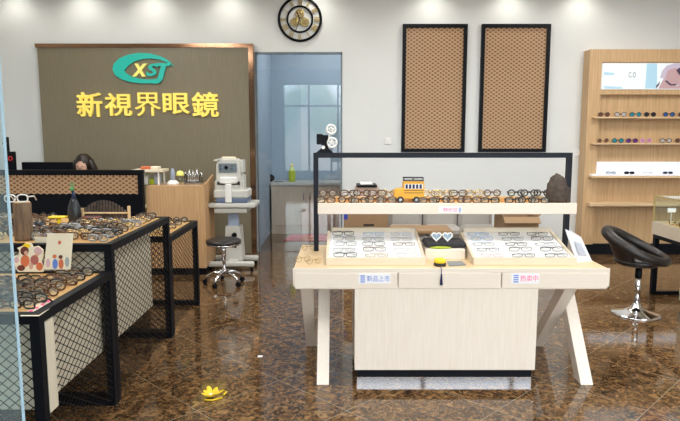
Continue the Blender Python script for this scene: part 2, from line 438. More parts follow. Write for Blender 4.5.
# ------------------------------------------------------------------ clock
cc = P(300, 19.5, YB); cy = YB - .02
t = thing('wall_clock', 'large black ring skeleton clock with gold numerals above the doorway', 'clock', (cc.x, cy, cc.z - .285))
part('outer_ring', MB().ring((cc.x, cy, cc.z), .275, .017), M['black'], t)
part('inner_ring', MB().ring((cc.x, cy, cc.z), .165, .013), M['black'], t)
b = MB()
for i, nm in enumerate(('XII', 'I', 'II', 'III', 'IIII', 'V', 'VI', 'VII', 'VIII', 'IX', 'X', 'XI')):
    w = .022 * max(len(nm), 1) * .9
    b = text_mb(nm, -w / 2, w / 2, .185, .255, 0, depth=.008, bold=.02)
    b.xf(Matrix.Translation((cc.x, cy, cc.z)) @ Matrix.Rotation(R(i * 30), 4, 'Y'))
    part('numeral', b, M['goldmetal'], t)
b = MB()
for a in (90, 210, 330):
    q = (cc.x + .072 * math.cos(R(a)), cy - .004, cc.z + .072 * math.sin(R(a)))
    b.ring(q, .050, .011, 20); b.ring(q, .022, .009, 14)
    for k in range(6):
        b.bar((q[0], q[1], q[2]), (q[0] + .05 * math.cos(k * PI / 3), q[1], q[2] + .05 * math.sin(k * PI / 3)), .010, .006, (0, 1, 0))
part('gold_gears', b, M['goldmetal'], t)
for L_, w, a in ((.10, .012, -22), (.155, .008, 200)):
    part('clock_hand', MB().bar((cc.x, cy - .02, cc.z), (cc.x + L_ * math.sin(R(a)), cy - .02, cc.z + L_ * math.cos(R(a))), w, .004, (0, 1, 0)), M['black'], t)

# ------------------------------------------------------------------ lattice wall panels, switches
for x0, x1, lab in ((.825, 1.675, 'tan lattice panel in a black frame on the back wall, the one nearer the doorway'), (1.862, 2.768, 'tan lattice panel in a black frame on the back wall, beside the wooden cabinet')):
    z0, z1, fw = 1.372, 3.045, .045
    t = thing('lattice_panel', lab, 'wall panel', ((x0 + x1) / 2, YB - .03, z0), group='framed lattice panels')
    b = MB(); b.box(x0, x1, YB - .05, YB, z0, z0 + fw); b.box(x0, x1, YB - .05, YB, z1 - fw, z1)
    b.box(x0, x0 + fw, YB - .05, YB, z0 + fw, z1 - fw); b.box(x1 - fw, x1, YB - .05, YB, z0 + fw, z1 - fw)
    part('frame', b, M['black'], t)
    part('backing', MB().box(x0 + fw, x1 - fw, YB - .012, YB - .002, z0 + fw, z1 - fw), M['meshback'], t)
    part('lattice', MB().lattice((x0 + fw, YB - .022, z0 + fw), (1, 0, 0), (0, 0, 1), x1 - x0 - 2 * fw, z1 - z0 - 2 * fw, .072, .050, .0135, .004), M['meshtan'], t)
def switch(x, y, lab):
    q = P(x, y, YB)
    t = thing('light_switch', lab, 'switch', (q.x, YB, q.z - .045), group='wall switches')
    part('plate', MB().cbox(q.x - .045, q.x + .045, YB - .012, YB, q.z - .045, q.z + .045, .004), M['socket'], t)
    part('rocker', MB().cbox(q.x - .02, q.x + .02, YB - .018, YB - .012, q.z - .03, q.z + .03, .003), M['white'], t)
switch(388, 141, 'small white square wall switch left of the lattice panels')
switch(578, 153, 'small white square wall switch beside the wooden wall cabinet')

# ------------------------------------------------------------------ back room cabinets
c0 = P(269, 183, 9.66)
X0, X1, CY, CZ = -1.12, 1.2, 9.66, .80
b = MB(); b.box(X0, X1, CY - .03, 10.19, CZ, CZ + .04)
single('worktop', b, M['offwhite'], 'pale worktop running along the back room behind the glass', 'worktop')
for i, (a, c, lab) in enumerate(((X0 + .005, .045, 'grey oak base cabinet with two doors behind the glass pane'), (.05, X1, 'grey oak base cabinet hidden partly behind the black frame post'))):
    t = thing('base_cabinet', lab, 'cabinet', ((a + c) / 2, CY, 0))
    part('carcass', MB().box(a, c, CY + .02, 10.19, .0, CZ), M['cab'], t)
    n = 2; w = (c - a) / n
    for k in range(n):
        d = part('door', MB().cbox(a + k * w + .004, a + (k + 1) * w - .004, CY, CY + .02, .14, CZ - .02, .004), M['cab'], t)
        hx = a + (k + 1) * w - .05 if k == 0 else a + k * w + .05
        part('handle', MB().tube([(hx, CY, CZ - .12), (hx, CY - .03, CZ - .13), (hx, CY - .03, CZ - .23), (hx, CY, CZ - .24)], .008, 6), M['steel'], d)
q = P(292, 178, 9.85)
t = thing('spray_bottle', 'yellow green spray bottle on the worktop behind the glass', 'bottle', (q.x, 9.85, CZ + .04))
part('body', MB().lathe([(.05, 0), (.058, .02), (.058, .17), (.03, .22), (.02, .24)], (q.x, 9.85, CZ + .04)), M['lime'], t)
part('cap', MB().lathe([(.022, .24), (.022, .29), (.012, .30)], (q.x, 9.85, CZ + .04)), M['yel'], t)
q = P(271, 177, 9.85)
t = thing('hair_dryer', 'small black rounded appliance on the worktop beside the yellow green bottle', 'appliance', (q.x, 9.85, CZ + .04))
part('body', MB().ball((q.x, 9.85, CZ + .10), .06, .05, .06), M['black'], t)
part('cord', MB().tube([(q.x + .05, 9.83, CZ + .05), (q.x + .12, 9.80, CZ + .048), (q.x + .2, 9.82, CZ + .048)], .006, 6), M['black'], t)
a, c = F(284, 240), F(322, 233)
b = MB(); b.prism([(F(284, 241).x, F(284, 241).y), (F(345, 241).x, F(345, 241).y), (F(345, 235.2).x, F(345, 235.2).y), (F(291, 235.2).x, F(291, 235.2).y)], 0.001, .015, 'z')
single('floor_mat', b, M['redmat'], 'red mat on the back room floor in front of the cabinets', 'mat')

# ------------------------------------------------------------------ wooden wall cabinet on the right
WY, WX0, WX1, WT = 7.95, 3.235, 5.9, 2.70
t = thing('wall_cabinet', 'tall oak display cabinet with lit poster and shelves on the right', 'cabinet', ((WX0 + WX1) / 2, WY, 0))
b = MB(); b.box(WX0, WX1, WY + .08, YB - .001, .14, WT); 
b.box(WX0, WX0 + .16, WY, WY + .08, .14, WT); b.box(WX1 - .1, WX1, WY, WY + .08, .14, WT)
b.box(WX0 + .16, WX1 - .1, WY, WY + .08, 2.54, WT)
part('carcass', b, M['oak'], t)
b = MB()
for z in (2.16,): b.box(WX0 + .16, WX1 - .1, WY + .01, WY + .08, z - .035, z + .02)
part('poster_ledge', b, M['oak'], t)
part('plinth', MB().box(WX0 + .02, WX1, WY + .03, YB - .001, 0, .14), M['black'], t)
for z, yy in ((1.834, .12), (1.496, .12)):
    b = MB(); b.cbox(WX0 + .06, WX1 - .12, WY - .07, WY + .08, z - .022, z, .004)
    part('shelf', b, M['oakpale'], t)
b = MB(); b.cbox(WX0 + .05, WX1 - .12, WY - .10, WY + .08, .66, .715, .01)
part('shelf', b, M['oakpale'], t)
z0, z1 = P(589, 176, WY - .1).z, P(589, 162, WY).z
part('lit_shelf_back', MB().box(WX0 + .07, WX1 - .12, WY + .04, WY + .08, z0 + .02, z1), M['whitelit'], t)
part('lit_shelf_board', MB().cbox(WX0 + .06, WX1 - .12, WY - .10, WY + .08, z0 - .03, z0 + .004, .004), M['oakpale'], t)
part('shelf_liner', MB().box(WX0 + .07, WX1 - .13, WY - .09, WY + .04, z0 + .004, z0 + .02), M['whitelit'], t)
LITZ = z0 + .02
# backlit poster
pz0, pz1, px0 = P(603, 89, WY).z, P(603, 63, WY).z, P(603, 76, WY).x
t = thing('poster', 'backlit white advertising poster of a woman in sunglasses at the top of the oak cabinet', 'poster', ((px0 + 5.5) / 2, WY, pz0))
part('light_panel', MB().box(px0, 5.6, WY + .02, WY + .075, pz0, pz1), M['poster'], t)
def pp(pts, d): return MB().prism(px_poly(pts, WY + .02), WY + .02 - d, WY + .02 - d + .0006)
part('print', pp([(647, 63.5), (657, 63.5), (657, 88.5), (645, 88.5)], .001), M['pblue'], t)
part('print', pp([(604, 86), (622, 87), (622, 88.7), (604, 88.7)], .001), M['pblue'], t)
part('print', pp([(604, 72), (614, 73), (614, 75), (604, 75)], .001), M['pblue'], t)
part('print', fit('c.o', 628.5, 72, 636, 77.5, WY + .018, depth=.001), M['pgrey'], t)
part('print', pp([(660, 78), (662, 71), (667, 65.5), (674, 63.4), (681, 63.4), (688, 66), (692, 74), (690, 88.6), (682, 88.6), (668, 79)], .001), M['plav'], t)
part('print', pp([(665, 78), (668, 70), (675, 68), (682, 70), (684, 77), (680, 84), (673, 85), (667, 82)], .002), M['ppink'], t)
part('print', pp([(658, 88.7), (664, 78), (671, 85), (678, 86), (683, 80), (690, 78), (692, 88.7)], .0025), M['ppink'], t)
part('print', pp([(676, 70), (682, 66), (690, 68), (690, 73), (683, 73), (679, 75)], .003), M['pdark'], t)
part('print', pp([(656, 86), (660, 81), (659, 85), (656, 88.6)], .003), M['pdark'], t)
part('print', pp([(666, 80), (671, 84), (677, 84), (676, 85.5), (670, 85.6), (665, 81.5)], .0032), M['pdark'], t)

# ------------------------------------------------------------------ spectacles
def rim_pts(cx, w, h, y=0, cz=.0, n=14, sq=.6):
    out = []
    for i in range(n):
        t = 2 * PI * i / n; c, s_ = math.cos(t), math.sin(t)
        out.append((cx + w / 2 * math.copysign(abs(c) ** sq, c), y, cz + h / 2 * math.copysign(abs(s_) ** sq, s_)))
    return out
def make_glasses(fm, lm, style='rect', folded=False, r=.0026, tipmat=None):
    """spectacles standing on rims and temple tips, facing -y, their base at z 0"""
    root = thing('glasses', 'x', 'glasses')
    w, h, sq = {'rect': (.056, .038, .55), 'round': (.050, .046, 1.0), 'wide': (.060, .044, .7), 'slim': (.056, .030, .6)}[style]
    cz = h / 2 + r
    b = MB()
    for sg in (-1, 1): b.tube(rim_pts(sg * .036, w, h, 0, cz, sq=sq), r, 5, closed=True)
    b.tube([(-.009, 0, cz + .006), (0, -.002, cz + .010), (.009, 0, cz + .006)], r, 5)
    part('frame_front', b, fm, root, True)
    for sg in (-1, 1):
        lb = MB(); pts = rim_pts(sg * .036, w * .96, h * .96, .0, cz, sq=sq); lb.prism([(p[0], p[2]) for p in pts], -.0006, .0006)
        part('lens', lb, lm, root, True)
        hx = sg * .067
        if folded: pts = [(sg * .064, .002, cz + .008), (hx, .010, cz + .008), (hx * .6, .018 + .004 * sg, cz + .006), (-hx * .5, .020 + .005 * sg, cz + .002), (-hx * .85, .019 + .005 * sg, cz - .010)]
        else: pts = [(sg * .064, .001, cz + .008), (hx, .006, cz + .008), (hx * 1.02, .06, cz + .006), (hx * 1.0, .095, cz + .002), (hx * .98, .125, .003)]
        part('temple', MB().tube(pts, r * .9, 5), fm, root, True)
    return root
fr = {'black': mat('frame_black', (.012, .011, .012), .25), 'tortoise': mat('frame_tortoise', (.16, .07, .025), .25, noise=.8, nscale=70),
      'brown': mat('frame_brown', (.10, .045, .02), .3), 'gold': mat('frame_gold', (.55, .40, .18), .25, .8),
      'silver': mat('frame_silver', (.30, .32, .36), .3, .7), 'blue': mat('frame_blue', (.25, .40, .62), .3),
      'pink': mat('frame_pink', (.62, .42, .46), .35), 'white': mat('frame_white', (.75, .76, .76), .3), 'grey': mat('frame_grey', (.22, .24, .28), .3)}
def tint(name, c): return mat('lens_' + name, c, .06, .3, coat=.3)
ln = {'dark': tint('dark', (.015, .012, .014)), 'brown': tint('brown', (.13, .05, .03)), 'teal': tint('teal', (.01, .22, .28)), 'bluet': tint('blue', (.02, .09, .30)),
      'purple': tint('purple', (.10, .02, .22)), 'pinkl': tint('pink', (.6, .25, .42)), 'pale': tint('pale', (.55, .5, .48)), 'heart': tint('mirror', (.45, .62, .85))}
PR = {}
def proto(fc, style, folded=False, lens='clear', r=.0026):
    k = (fc, style, folded, lens, r)
    if k not in PR: PR[k] = [make_glasses(fr[fc], M['lens'] if lens == 'clear' else M['demo'] if lens == 'demo' else ln[lens], style, folded, r), False]
    return k
WORDS = {'black': 'black', 'tortoise': 'tortoiseshell', 'brown': 'dark brown', 'gold': 'gold wire', 'silver': 'silver wire', 'blue': 'pale blue', 'pink': 'pale pink', 'white': 'white', 'grey': 'grey'}
def put(k, loc, rz, label, group, tilt=None, sc=1.0, cat='glasses'):
    p, used = PR[k]
    o = p if not used else copy_tree(p)
    PR[k][1] = True
    o.location = loc; o.rotation_euler = (tilt or 0, 0, rz); o.scale = (sc,) * 3
    setp(o, label, cat, group); return o

# ------------------------------------------------------------------ left display tables
def display_table(y0, y1, zt, lab, boxy=None, endstrip=False, xl=-3.5):
    x1 = -1.335; fw = .045; t = thing('display_table', lab, 'display table', ((xl + x1) / 2, (y0 + y1) / 2, 0))
    b = MB(); b.cbox(xl + fw, x1 - fw, y0 + fw, y1 - fw, zt - .03, zt, .003); part('table_top', b, M['honey'], t)
    b = MB()
    for y in (y0, y1 - fw): b.box(xl, x1, y, y + fw, zt - .04, zt + .006)
    for x in (xl, x1 - fw): b.box(x, x + fw, y0 + fw, y1 - fw, zt - .04, zt + .006)
    part('top_rail', b, M['black'], t)
    for x in (xl, x1 - fw):
        for y in (y0, y1 - fw): part('leg', MB().box(x, x + fw, y, y + fw, 0, zt - .04), M['black'], t)
    for y in (y0, y1 - fw): part('foot_rail', MB().box(xl + fw, x1 - fw, y, y + fw, 0, fw), M['black'], t)
    def ms(o, U, w, h, cw, ch): 
        return part('mesh_panel', MB().lattice(o, U, (0, 0, 1), w, h, cw, ch, .0042, .002), M['mesh'], t)
    ms((xl + fw, y0 + .02, fw), (1, 0, 0), x1 - xl - 2 * fw, zt - .04 - fw, .054, .046)
    e_ = .13 if endstrip else fw
    ms((x1 - .012, y0 + e_, .05), (0, 1, 0), y1 - y0 - fw - e_, zt - .09, .072, .043)
    if boxy:
        bx = x1 - .07
        part('storage_box', MB().box(xl + .3, bx, boxy[0], boxy[1], .33, zt - .045), M['cream'], t)
    if endstrip:
        part('end_panel', MB().box(x1 - .024, x1 + .003, y0 + fw, y0 + .125, .33, zt - .045), M['cream'], t)
    return t
TY = (2.58, 3.445, 4.65, 5.57)
display_table(TY[0], TY[1], .805, 'low black framed display table nearest the glass panel, mesh sides', (2.66, 3.43), True, xl=-2.9)
display_table(TY[1] + .004, TY[2], .962, 'taller black framed mesh display table in the middle of the left row', (3.52, 4.38))
display_table(TY[2] + .004, TY[3], .80, 'low black framed mesh display table at the far end of the left row')

def scatter(yf, yb, zt, xr, step, seq, label, group, vis, skip=(), k0=.15):
    y = yf; n = 0; i = 0
    while y < yb:
        x = xr - (i % 2) * .06 - random.uniform(0, .02)
        while x > vis(y):
            fc = random.choice(seq); st = random.choice(('rect', 'round', 'wide', 'rect'))
            py = y + random.uniform(-.006, .006)
            if not any(a0 < x < a1 and b0 < py < b1 for a0, a1, b0, b1 in skip):
                put(proto(fc, st, i % 3 > 0 or random.random() < .3, 'demo', r=.0046), (x, py, zt), random.uniform(-.3, .3) + (PI if random.random() < .2 else 0), label % WORDS[fc], group % WORDS[fc], tilt=0); n += 1
            x -= k0
        y += step
        i += 1
    return n
n1 = scatter(2.68, 3.37, .806, -1.45, .054, ('black', 'tortoise', 'brown', 'black'), '%s spectacles among the rows on the lowest, nearest left table', '%s spectacles on the nearest table', lambda y: max(-2.6, -.62 * y - .12), skip=((-1.9, -1.55, 3.18, 3.42), (-2.05, -1.85, 3.14, 3.42)))
T2SK = [(-2.10, -1.84, 3.5, 3.78), (-1.93, -1.60, 3.46, 3.60), (-2.12, -1.86, 4.10, 4.62), (-2.25, -2.05, 4.12, 4.38), (-2.02, -1.5, 4.24, 4.64), (-2.25, -2.1, 3.9, 4.1)]
n2 = scatter(3.56, 4.56, .963, -1.45, .060, ('black', 'tortoise', 'brown', 'black', 'silver', 'gold'), '%s spectacles among the rows on the taller middle left table', '%s spectacles on the middle table', lambda y: max(-3.3, -.60 * y - .02), skip=T2SK)
n3 = scatter(4.78, 5.50, .801, -1.46, .085, ('black', 'tortoise', 'gold'), '%s spectacles among the rows on the far low left table', '%s spectacles on the far table', lambda y: -1.95)
print('GLASSES', n1, n2, n3)

# things among the spectacles on table 1: standee, card
yy = 3.30
def upright(name, pts, Y, th, m, z0, lab, cat):
    q = px_poly(pts, Y); t = thing(name, lab, cat, (sum(p[0] for p in q) / len(q), Y, z0)); return t, MB().prism(q, Y, Y + th)
t, b = upright('display_standee', [(18, 272), (13, 262), (14, 256), (19, 255), (19, 250), (17, 248), (22, 246), (26, 242.5), (31, 243.5), (33, 247), (38, 246), (43, 250), (43, 257), (41, 262), (44, 268), (43, 272)], yy, .008, None, .806, 'small printed cut-out standee in red and pink on the nearest table', 'standee')
part('board', b, M['cardpaper'], t)
def blob(x, y, rx, ry, n=12): return [(x + rx * math.cos(2 * PI * k / n), y + ry * math.sin(2 * PI * k / n)) for k in range(n)]
for (x, y, rx, ry, m) in ((24.5, 251, 4.2, 4.5, 'redbrown'), (26.5, 245.8, 3.6, 2.4, 'yel'), (38, 251, 4, 4, 'ppink'), (25, 261, 4.5, 6, 'orangered'), (34.5, 260, 4.2, 5, 'lip'), (21, 268, 4, 3, 'redbrown'), (39.5, 266.5, 3.4, 4, 'orangered'), (16.5, 260, 2.4, 3, 'ppink'), (37, 254.5, 2, 2, 'skin'), (26, 253, 2, 2.2, 'skin'), (31, 266, 2.2, 3.5, 'skin')):
    part('print', MB().prism(px_poly(blob(x, y, rx, ry), yy - .002), yy - .0015 - .0001 * y / 50, yy - .0001), M[m], t)
t, b = upright('display_card', [(43.5, 269.5), (47.5, 233.5), (73, 233.5), (70.5, 269.5)], yy - .03, .004, None, .806, 'tall cream card with small coloured figures printed along its foot on the nearest table', 'card')
part('board', b, M['cardpaper'], t)
for (x, y, rx, ry, m) in ((48, 263, 2, 4.5, 'ppink'), (54.5, 256.5, 2, 2, 'orangered'), (55, 264, 2.6, 5, 'blueink'), (60.5, 257, 2, 2, 'redbrown'), (61, 264, 2.5, 5, 'orangered'), (67, 262, 2.2, 5, 'pgrey'), (59.5, 242.5, 1.5, 2, 'orangered')):
    part('print', MB().prism(px_poly(blob(x, y, rx, ry), yy - .032), yy - .0325 + .0003, yy - .0301), M[m], t)
a = F(36, 308, .806)
b = MB(); b.prism([(F(x, y, .808).x, F(x, y, .808).y) for x, y in ((20, 316), (39, 316), (62, 300), (45, 300))], .807, .809, 'z')
t = thing('price_card', 'cream card with pink print lying flat at the front of the nearest table', 'card', (F(40, 308, .806).x, F(40, 308, .806).y, .806))
part('card', b, M['cardpaper'], t)
b = MB()
for k in range(4):
    c1 = [(28 + k * 6 + d, 312 - k * 3.3 + e) for d, e in ((0, 0), (4, 0), (5.5, -2.2), (2, -2.2))]
    b.prism([(F(x, y, .8095).x, F(x, y, .8095).y) for x, y in c1], .809, .8095, 'z')
part('print', b, M['pink'], t)

# things among the spectacles on table 2
Z2 = .963
q = F(24.3, 240, Z2)
t = thing('log_stand', 'upright brown log standing on the middle table by the glass panel', 'log', (q.x, q.y, Z2))
part('bark', MB().lathe([(.052, 0), (.054, .02), (.050, .12), (.052, .225), (.046, .232)], (q.x, q.y, Z2), 20), M['log'], t)
part('cut_top', MB().lathe([(.045, .2315), (.045, .236)], (q.x, q.y, Z2), 20, smooth=False), M['palewood'], t)
put(proto('white', 'wide', False, r=.0045), (q.x, q.y - .06, Z2 + .236), .1, 'white framed spectacles resting on top of the brown log', None)
q = F(75, 222, Z2)
vx, vy = q.x, q.y
t = thing('peacock_figurine', 'dark blue green peacock figurine standing on the middle left table', 'figurine', (vx, vy, Z2))
part('body', MB().lathe([(.035, 0), (.046, .02), (.050, .06), (.044, .11), (.030, .15), (.018, .175)], (vx, vy, Z2), 20, sy=.8), M['peacock'], t)
part('neck', MB().tube([(vx, vy, Z2 + .165), (vx + .004, vy - .005, Z2 + .20), (vx - .002, vy - .008, Z2 + .235)], [.018, .012, .011], 10), M['peacockblue'], t)
part('head', MB().ball((vx - .004, vy - .01, Z2 + .245), .016, .018, .015), M['green'], t)
b = MB()
for a in (-35, -12, 12, 35):
    e = (vx - .004 + .03 * math.sin(R(a)), vy, Z2 + .255 + .03 * math.cos(R(a)))
    b.tube([(vx - .004, vy - .005, Z2 + .255), e], .0018, 5); b.ball(e, .005)
part('crest', b, M['green'], t)
# little wooden boat with picket fan
q = F(88, 221, Z2); bx0 = F(84, 221, Z2).x; by = q.y - .02
t = thing('picket_ornament', 'small dark wooden ornament with arched picket fan and red bowl on the middle table', 'ornament', (bx0 + .17, by, Z2))
b = MB()
for k in range(15):
    f = k / 14; x = bx0 + .02 + f * .31; hgt = .145 * math.sin(PI * (.22 + .66 * f)) + .012
    b.cbox(x - .009, x + .009, by + .02, by + .028, Z2, Z2 + hgt, .003)
part('pickets', b, M['darkwood'], t)
part('rail', MB().cbox(bx0, bx0 + .35, by + .012, by + .020, Z2 + .055, Z2 + .068, .002), M['palewood'], t)
for x, h in ((bx0, .10), (bx0 + .345, .115)): part('post', MB().cbox(x - .010, x + .010, by - .005, by + .012, Z2, Z2 + h, .002), M['palewood'], t)
part('bowl', MB().lathe([(.03, 0), (.055, .012), (.075, .045), (.070, .048), (.03, .03), (.001, .028)], (bx0 + .10, by - .08, Z2), 20, sy=.7), M['redbrown'], t)
# yellow stand, dark ball, white card
q = F(58, 228, Z2)
t = thing('display_riser', 'small bright yellow display stand on the middle left table', 'display stand', (q.x, q.y, Z2))
part('top', MB().cbox(q.x - .055, q.x + .055, q.y - .03, q.y + .04, Z2 + .070, Z2 + .082, .003), M['yel'], t)
part('stem', MB().lathe([(.035, 0), (.016, .01), (.014, .07)], (q.x + .01, q.y, Z2)), M['yel'], t)
q = F(52, 229.5, Z2)
t = thing('round_ornament', 'dark round ornament with a red front beside the small yellow stand', 'ornament', (q.x - .06, q.y - .04, Z2))
part('body', MB().ball((q.x - .06, q.y - .04, Z2 + .035), .040, .035, .035), M['peacock'], t)
part('red_patch', MB().ball((q.x - .062, q.y - .075, Z2 + .02), .022, .012, .015), M['red'], t)
b = MB(); q = F(68, 226, Z2)
single('white_case', b.cbox(q.x + .0, q.x + .085, q.y - .03, q.y + .03, Z2, Z2 + .022, .008), M['white'], 'small white spectacle case lying at the foot of the peacock figurine', 'case')
q = F(60, 239.5, Z2)
single('blank_card', MB().box(q.x - .085, q.x + .085, 3.50, 3.505, Z2, Z2 + .038), M['cardpaper'], 'blank cream card at the front edge of the middle table', 'card')

# ------------------------------------------------------------------ reception desk at the left
RY0, RY1 = 6.70, 7.2
ra = P(142, 170, RY0); rt = ra.z; rx1 = ra.x; rx0 = -4.6
t = thing('reception_desk', 'black reception desk with a tan lattice band behind the display tables', 'reception desk', ((rx0 + rx1) / 2, RY0, 0))
part('counter_top', MB().cbox(rx0, rx1 + .01, RY0 - .01, RY0 + .06, rt - .045, rt, .004), M['black'], t)
zb = P(100, 194, RY0).z; za = P(100, 175.5, RY0).z
part('front_panel', MB().box(rx0, rx1 - .06, RY0 + .03, RY0 + .06, 0, rt - .045), M['black'], t)
part('lattice_backing', MB().box(rx0 + .01, rx1 - .055, RY0 + .024, RY0 + .030, zb, za), M['meshback'], t)
part('lattice', MB().lattice((rx0 + .01, RY0 + .016, zb), (1, 0, 0), (0, 0, 1), rx1 - .065 - rx0, za - zb, .072, .048, .013, .003), M['meshtan'], t)
b = MB(); b.box(rx1 - .055, rx1, RY0, RY0 + .06, 0, rt - .045)
part('side_panel', b, M['black'], t)
part('desk_top', MB().box(rx0, rx1 - .06, RY0 + .06, RY0 + .68, .72, .75), M['cream'], t)
# monitor
m0, m1 = P(22, 162, 7.10), P(73, 162, 7.10)
t = thing('computer_monitor', 'black computer monitor standing behind the reception desk front', 'monitor', ((m0.x + m1.x) / 2, 7.10, .75))
part('screen_housing', MB().cbox(m0.x, m1.x, 7.08, 7.115, .90, m0.z, .008), M['black'], t)
part('screen', MB().box(m0.x + .02, m1.x - .02, 7.115, 7.117, .93, m0.z - .02), M['screen'], t)
part('stand', MB().lathe([(.11, 0), (.11, .012), (.025, .02), (.025, .2)], ((m0.x + m1.x) / 2, 7.095, .75), 20, sy=.5), M['black'], t)
# speakers
for (x0, x1, yt, lab, cone) in ((4.5, 10.5, 137, 'tall slim black speaker seen through the glass panel', 'grey'), (9.5, 16.3, 151.5, 'shorter black speaker with a red cone by the glass panel', 'red')):
    a, c = P(x0, yt, 6.98), P(x1, 170, 6.98)
    t = thing('speaker', lab, 'speaker', ((a.x + c.x) / 2, 6.98, .75), group='black speakers')
    part('cabinet', MB().cbox(a.x, c.x, 6.93, 7.00, .75, a.z, .006), M['black'], t)
    qz = P(0, yt + 7, 6.93).z
    part('cone', MB().ring(((a.x + c.x) / 2, 6.928, qz), .022, .007, 16), M['red'] if cone == 'red' else M['steel'], t, label='red ring cone' if cone == 'red' else None)

# ------------------------------------------------------------------ person behind the desk
hx = P(82, 163, 7.43).x
def make_person():
    t = thing('person', 'person with long dark hair looking down behind the reception desk', 'person', (hx, 7.3, 0))
    hz = P(82, 162, 7.38).z - .035
    V = [(hx, 7.32, .55), (hx, 7.30, .75), (hx, 7.27, .95), (hx, 7.22, hz - .14), (hx, 7.17, hz - .07), (hx, 7.12, hz), (hx, 7.10, hz + .05),
         (hx - .17, 7.26, .99), (hx - .23, 7.12, .82), (hx - .12, 6.97, .785), (hx - .05, 6.93, .785),
         (hx + .17, 7.26, .99), (hx + .23, 7.12, .82), (hx + .12, 6.97, .785), (hx + .05, 6.93, .785),
         (hx - .09, 7.28, .52), (hx - .11, 6.92, .50), (hx - .11, 6.92, .09), (hx - .11, 6.84, .04),
         (hx + .09, 7.28, .52), (hx + .11, 6.92, .50), (hx + .11, 6.92, .09), (hx + .11, 6.84, .04)]
    rr = [.13, .115, .125, .05, .055, .082, .070, .065, .042, .030, .03, .065, .042, .030, .03, .08, .06, .04, .035, .08, .06, .04, .035]
    E = [(0, 1), (1, 2), (2, 3), (3, 4), (4, 5), (5, 6), (2, 7), (7, 8), (8, 9), (9, 10), (2, 11), (11, 12), (12, 13), (13, 14), (0, 15), (15, 16), (16, 17), (17, 18), (0, 19), (19, 20), (20, 21), (21, 22)]
    me = bpy.data.meshes.new('body'); me.from_pydata([(v[0] - hx, v[1] - 7.3, v[2]) for v in V], E, []); me.update()
    me.materials.append(M['skin'])
    o = bpy.data.objects.new('body', me); COL.objects.link(o); o.parent = t; ORG[o.name] = Vector((hx, 7.3, 0))
    sk = o.modifiers.new('skin', 'SKIN'); sk.use_smooth_shade = True
    for i, r in enumerate(rr):
        s_ = me.skin_vertices[0].data[i]; s_.radius = (r, r); s_.use_root = (i == 0)
    su = o.modifiers.new('sub', 'SUBSURF'); su.levels = 2; su.render_levels = 2
    # clothing: a dark top over torso and upper arms
    b = MB(); b.lathe([(.15, .50), (.165, .60), (.150, .75), (.165, .90), (.150, .99), (.085, 1.045), (.06, 1.06)], (hx, 7.29, 0), 24, sx=1.1, sy=.95)
    for sg in (-1, 1): b.tube([(hx + sg * .12, 7.27, 1.0), (hx + sg * .18, 7.25, .99), (hx + sg * .235, 7.12, .82), (hx + sg * .15, 7.0, .79)], [.07, .075, .055, .042], 12)
    part('shirt', b, M['shirt'], t)
    # hair: cap over the crown, long lock falling to one side
    b = MB(); b.ball((hx, 7.125, hz + .02), .105, .112, .118, 20, 14)
    st = len(b.v)
    part_pts = [((.075, .0, .06), (.105, .01, -.04), (.14, .03, -.14), (.16, .05, -.20)), ((.05, .06, .05), (.09, .09, -.06), (.12, .10, -.18)), ((-.075, .0, .05), (-.098, .0, -.05), (-.10, .02, -.15)), ((-.04, .07, .05), (-.06, .11, -.06), (-.06, .12, -.18)), ((.0, .08, .04), (.02, .125, -.08), (.03, .13, -.19))]
    for pts in part_pts: b.tube([(hx + p[0], 7.12 + p[1], hz + p[2]) for p in pts], [.045, .042, .034, .02][:len(pts)], 10)
    # open the face side
    fc = Vector((hx, 7.02, hz - .035))
    keep = []
    for i, f in enumerate(b.f):
        c = sum((Vector(b.v[k]) for k in f), Vector()) / len(f)
        if ((c.x - fc.x) / .062) ** 2 + ((c.z - fc.z) / .075) ** 2 < 1 and c.y < 7.10: continue
        keep.append(i)
    b.f = [b.f[i] for i in keep]; b.m = [b.m[i] for i in keep]; b.sm = [b.sm[i] for i in keep]
    part('hair', b, M['hair'], t)
    # face
    fy = 7.045
    b = MB(); b.ball((hx, fy, hz - .03), .066, .04, .085, 18, 12); part('face', b, M['skin'], t)
    for sg in (-1, 1):
        part('eye', MB().ball((hx + sg * .026, fy - .036, hz - .020), .011, .006, .004), M['hair'], t)
    b = MB(); b.tube([(hx, fy - .036, hz - .01), (hx, fy - .052, hz - .042)], [.006, .012], 8); part('nose', b, M['skin'], t)
    part('mouth', MB().ball((hx, fy - .034, hz - .068), .018, .006, .005), M['lip'], t)
    # fingers
    for sg in (-1, 1):
        for k in range(5):
            b = MB(); x = hx + sg * (.03 + .014 * k); L_ = (.045, .062, .068, .062, .050)[k]
            b.tube([(x, 6.935, .785), (x - sg * .002, 6.935 - L_ * .5, .792), (x - sg * .004, 6.935 - L_, .775)], [.009, .008, .0065], 8); part('finger', b, M['skin'], t)
    t.location.y += .36
    return t
make_person()
Y_CH = .36
t = thing('office_chair', 'dark office chair under the seated person behind the desk', 'chair', (hx, 7.36, 0))
part('seat', MB().cbox(hx - .22, hx + .22, 7.14, 7.58, .38, .43, .02), M['shirt'], t)
part('backrest', MB().cbox(hx - .20, hx + .20, 7.56, 7.60, .50, .95, .02), M['shirt'], t)
b = MB(); b.tube([(hx, 7.36, .06), (hx, 7.36, .38)], .025, 10); b.bar((hx, 7.5, .40), (hx, 7.59, .6), .05, .02)
for k in range(5):
    a = k * 2 * PI / 5; b.tube([(hx, 7.36, .08), (hx + .26 * math.cos(a), 7.36 + .26 * math.sin(a), .03)], [.02, .015], 8)
part('base', b, M['black'], t); t.location.y += Y_CH

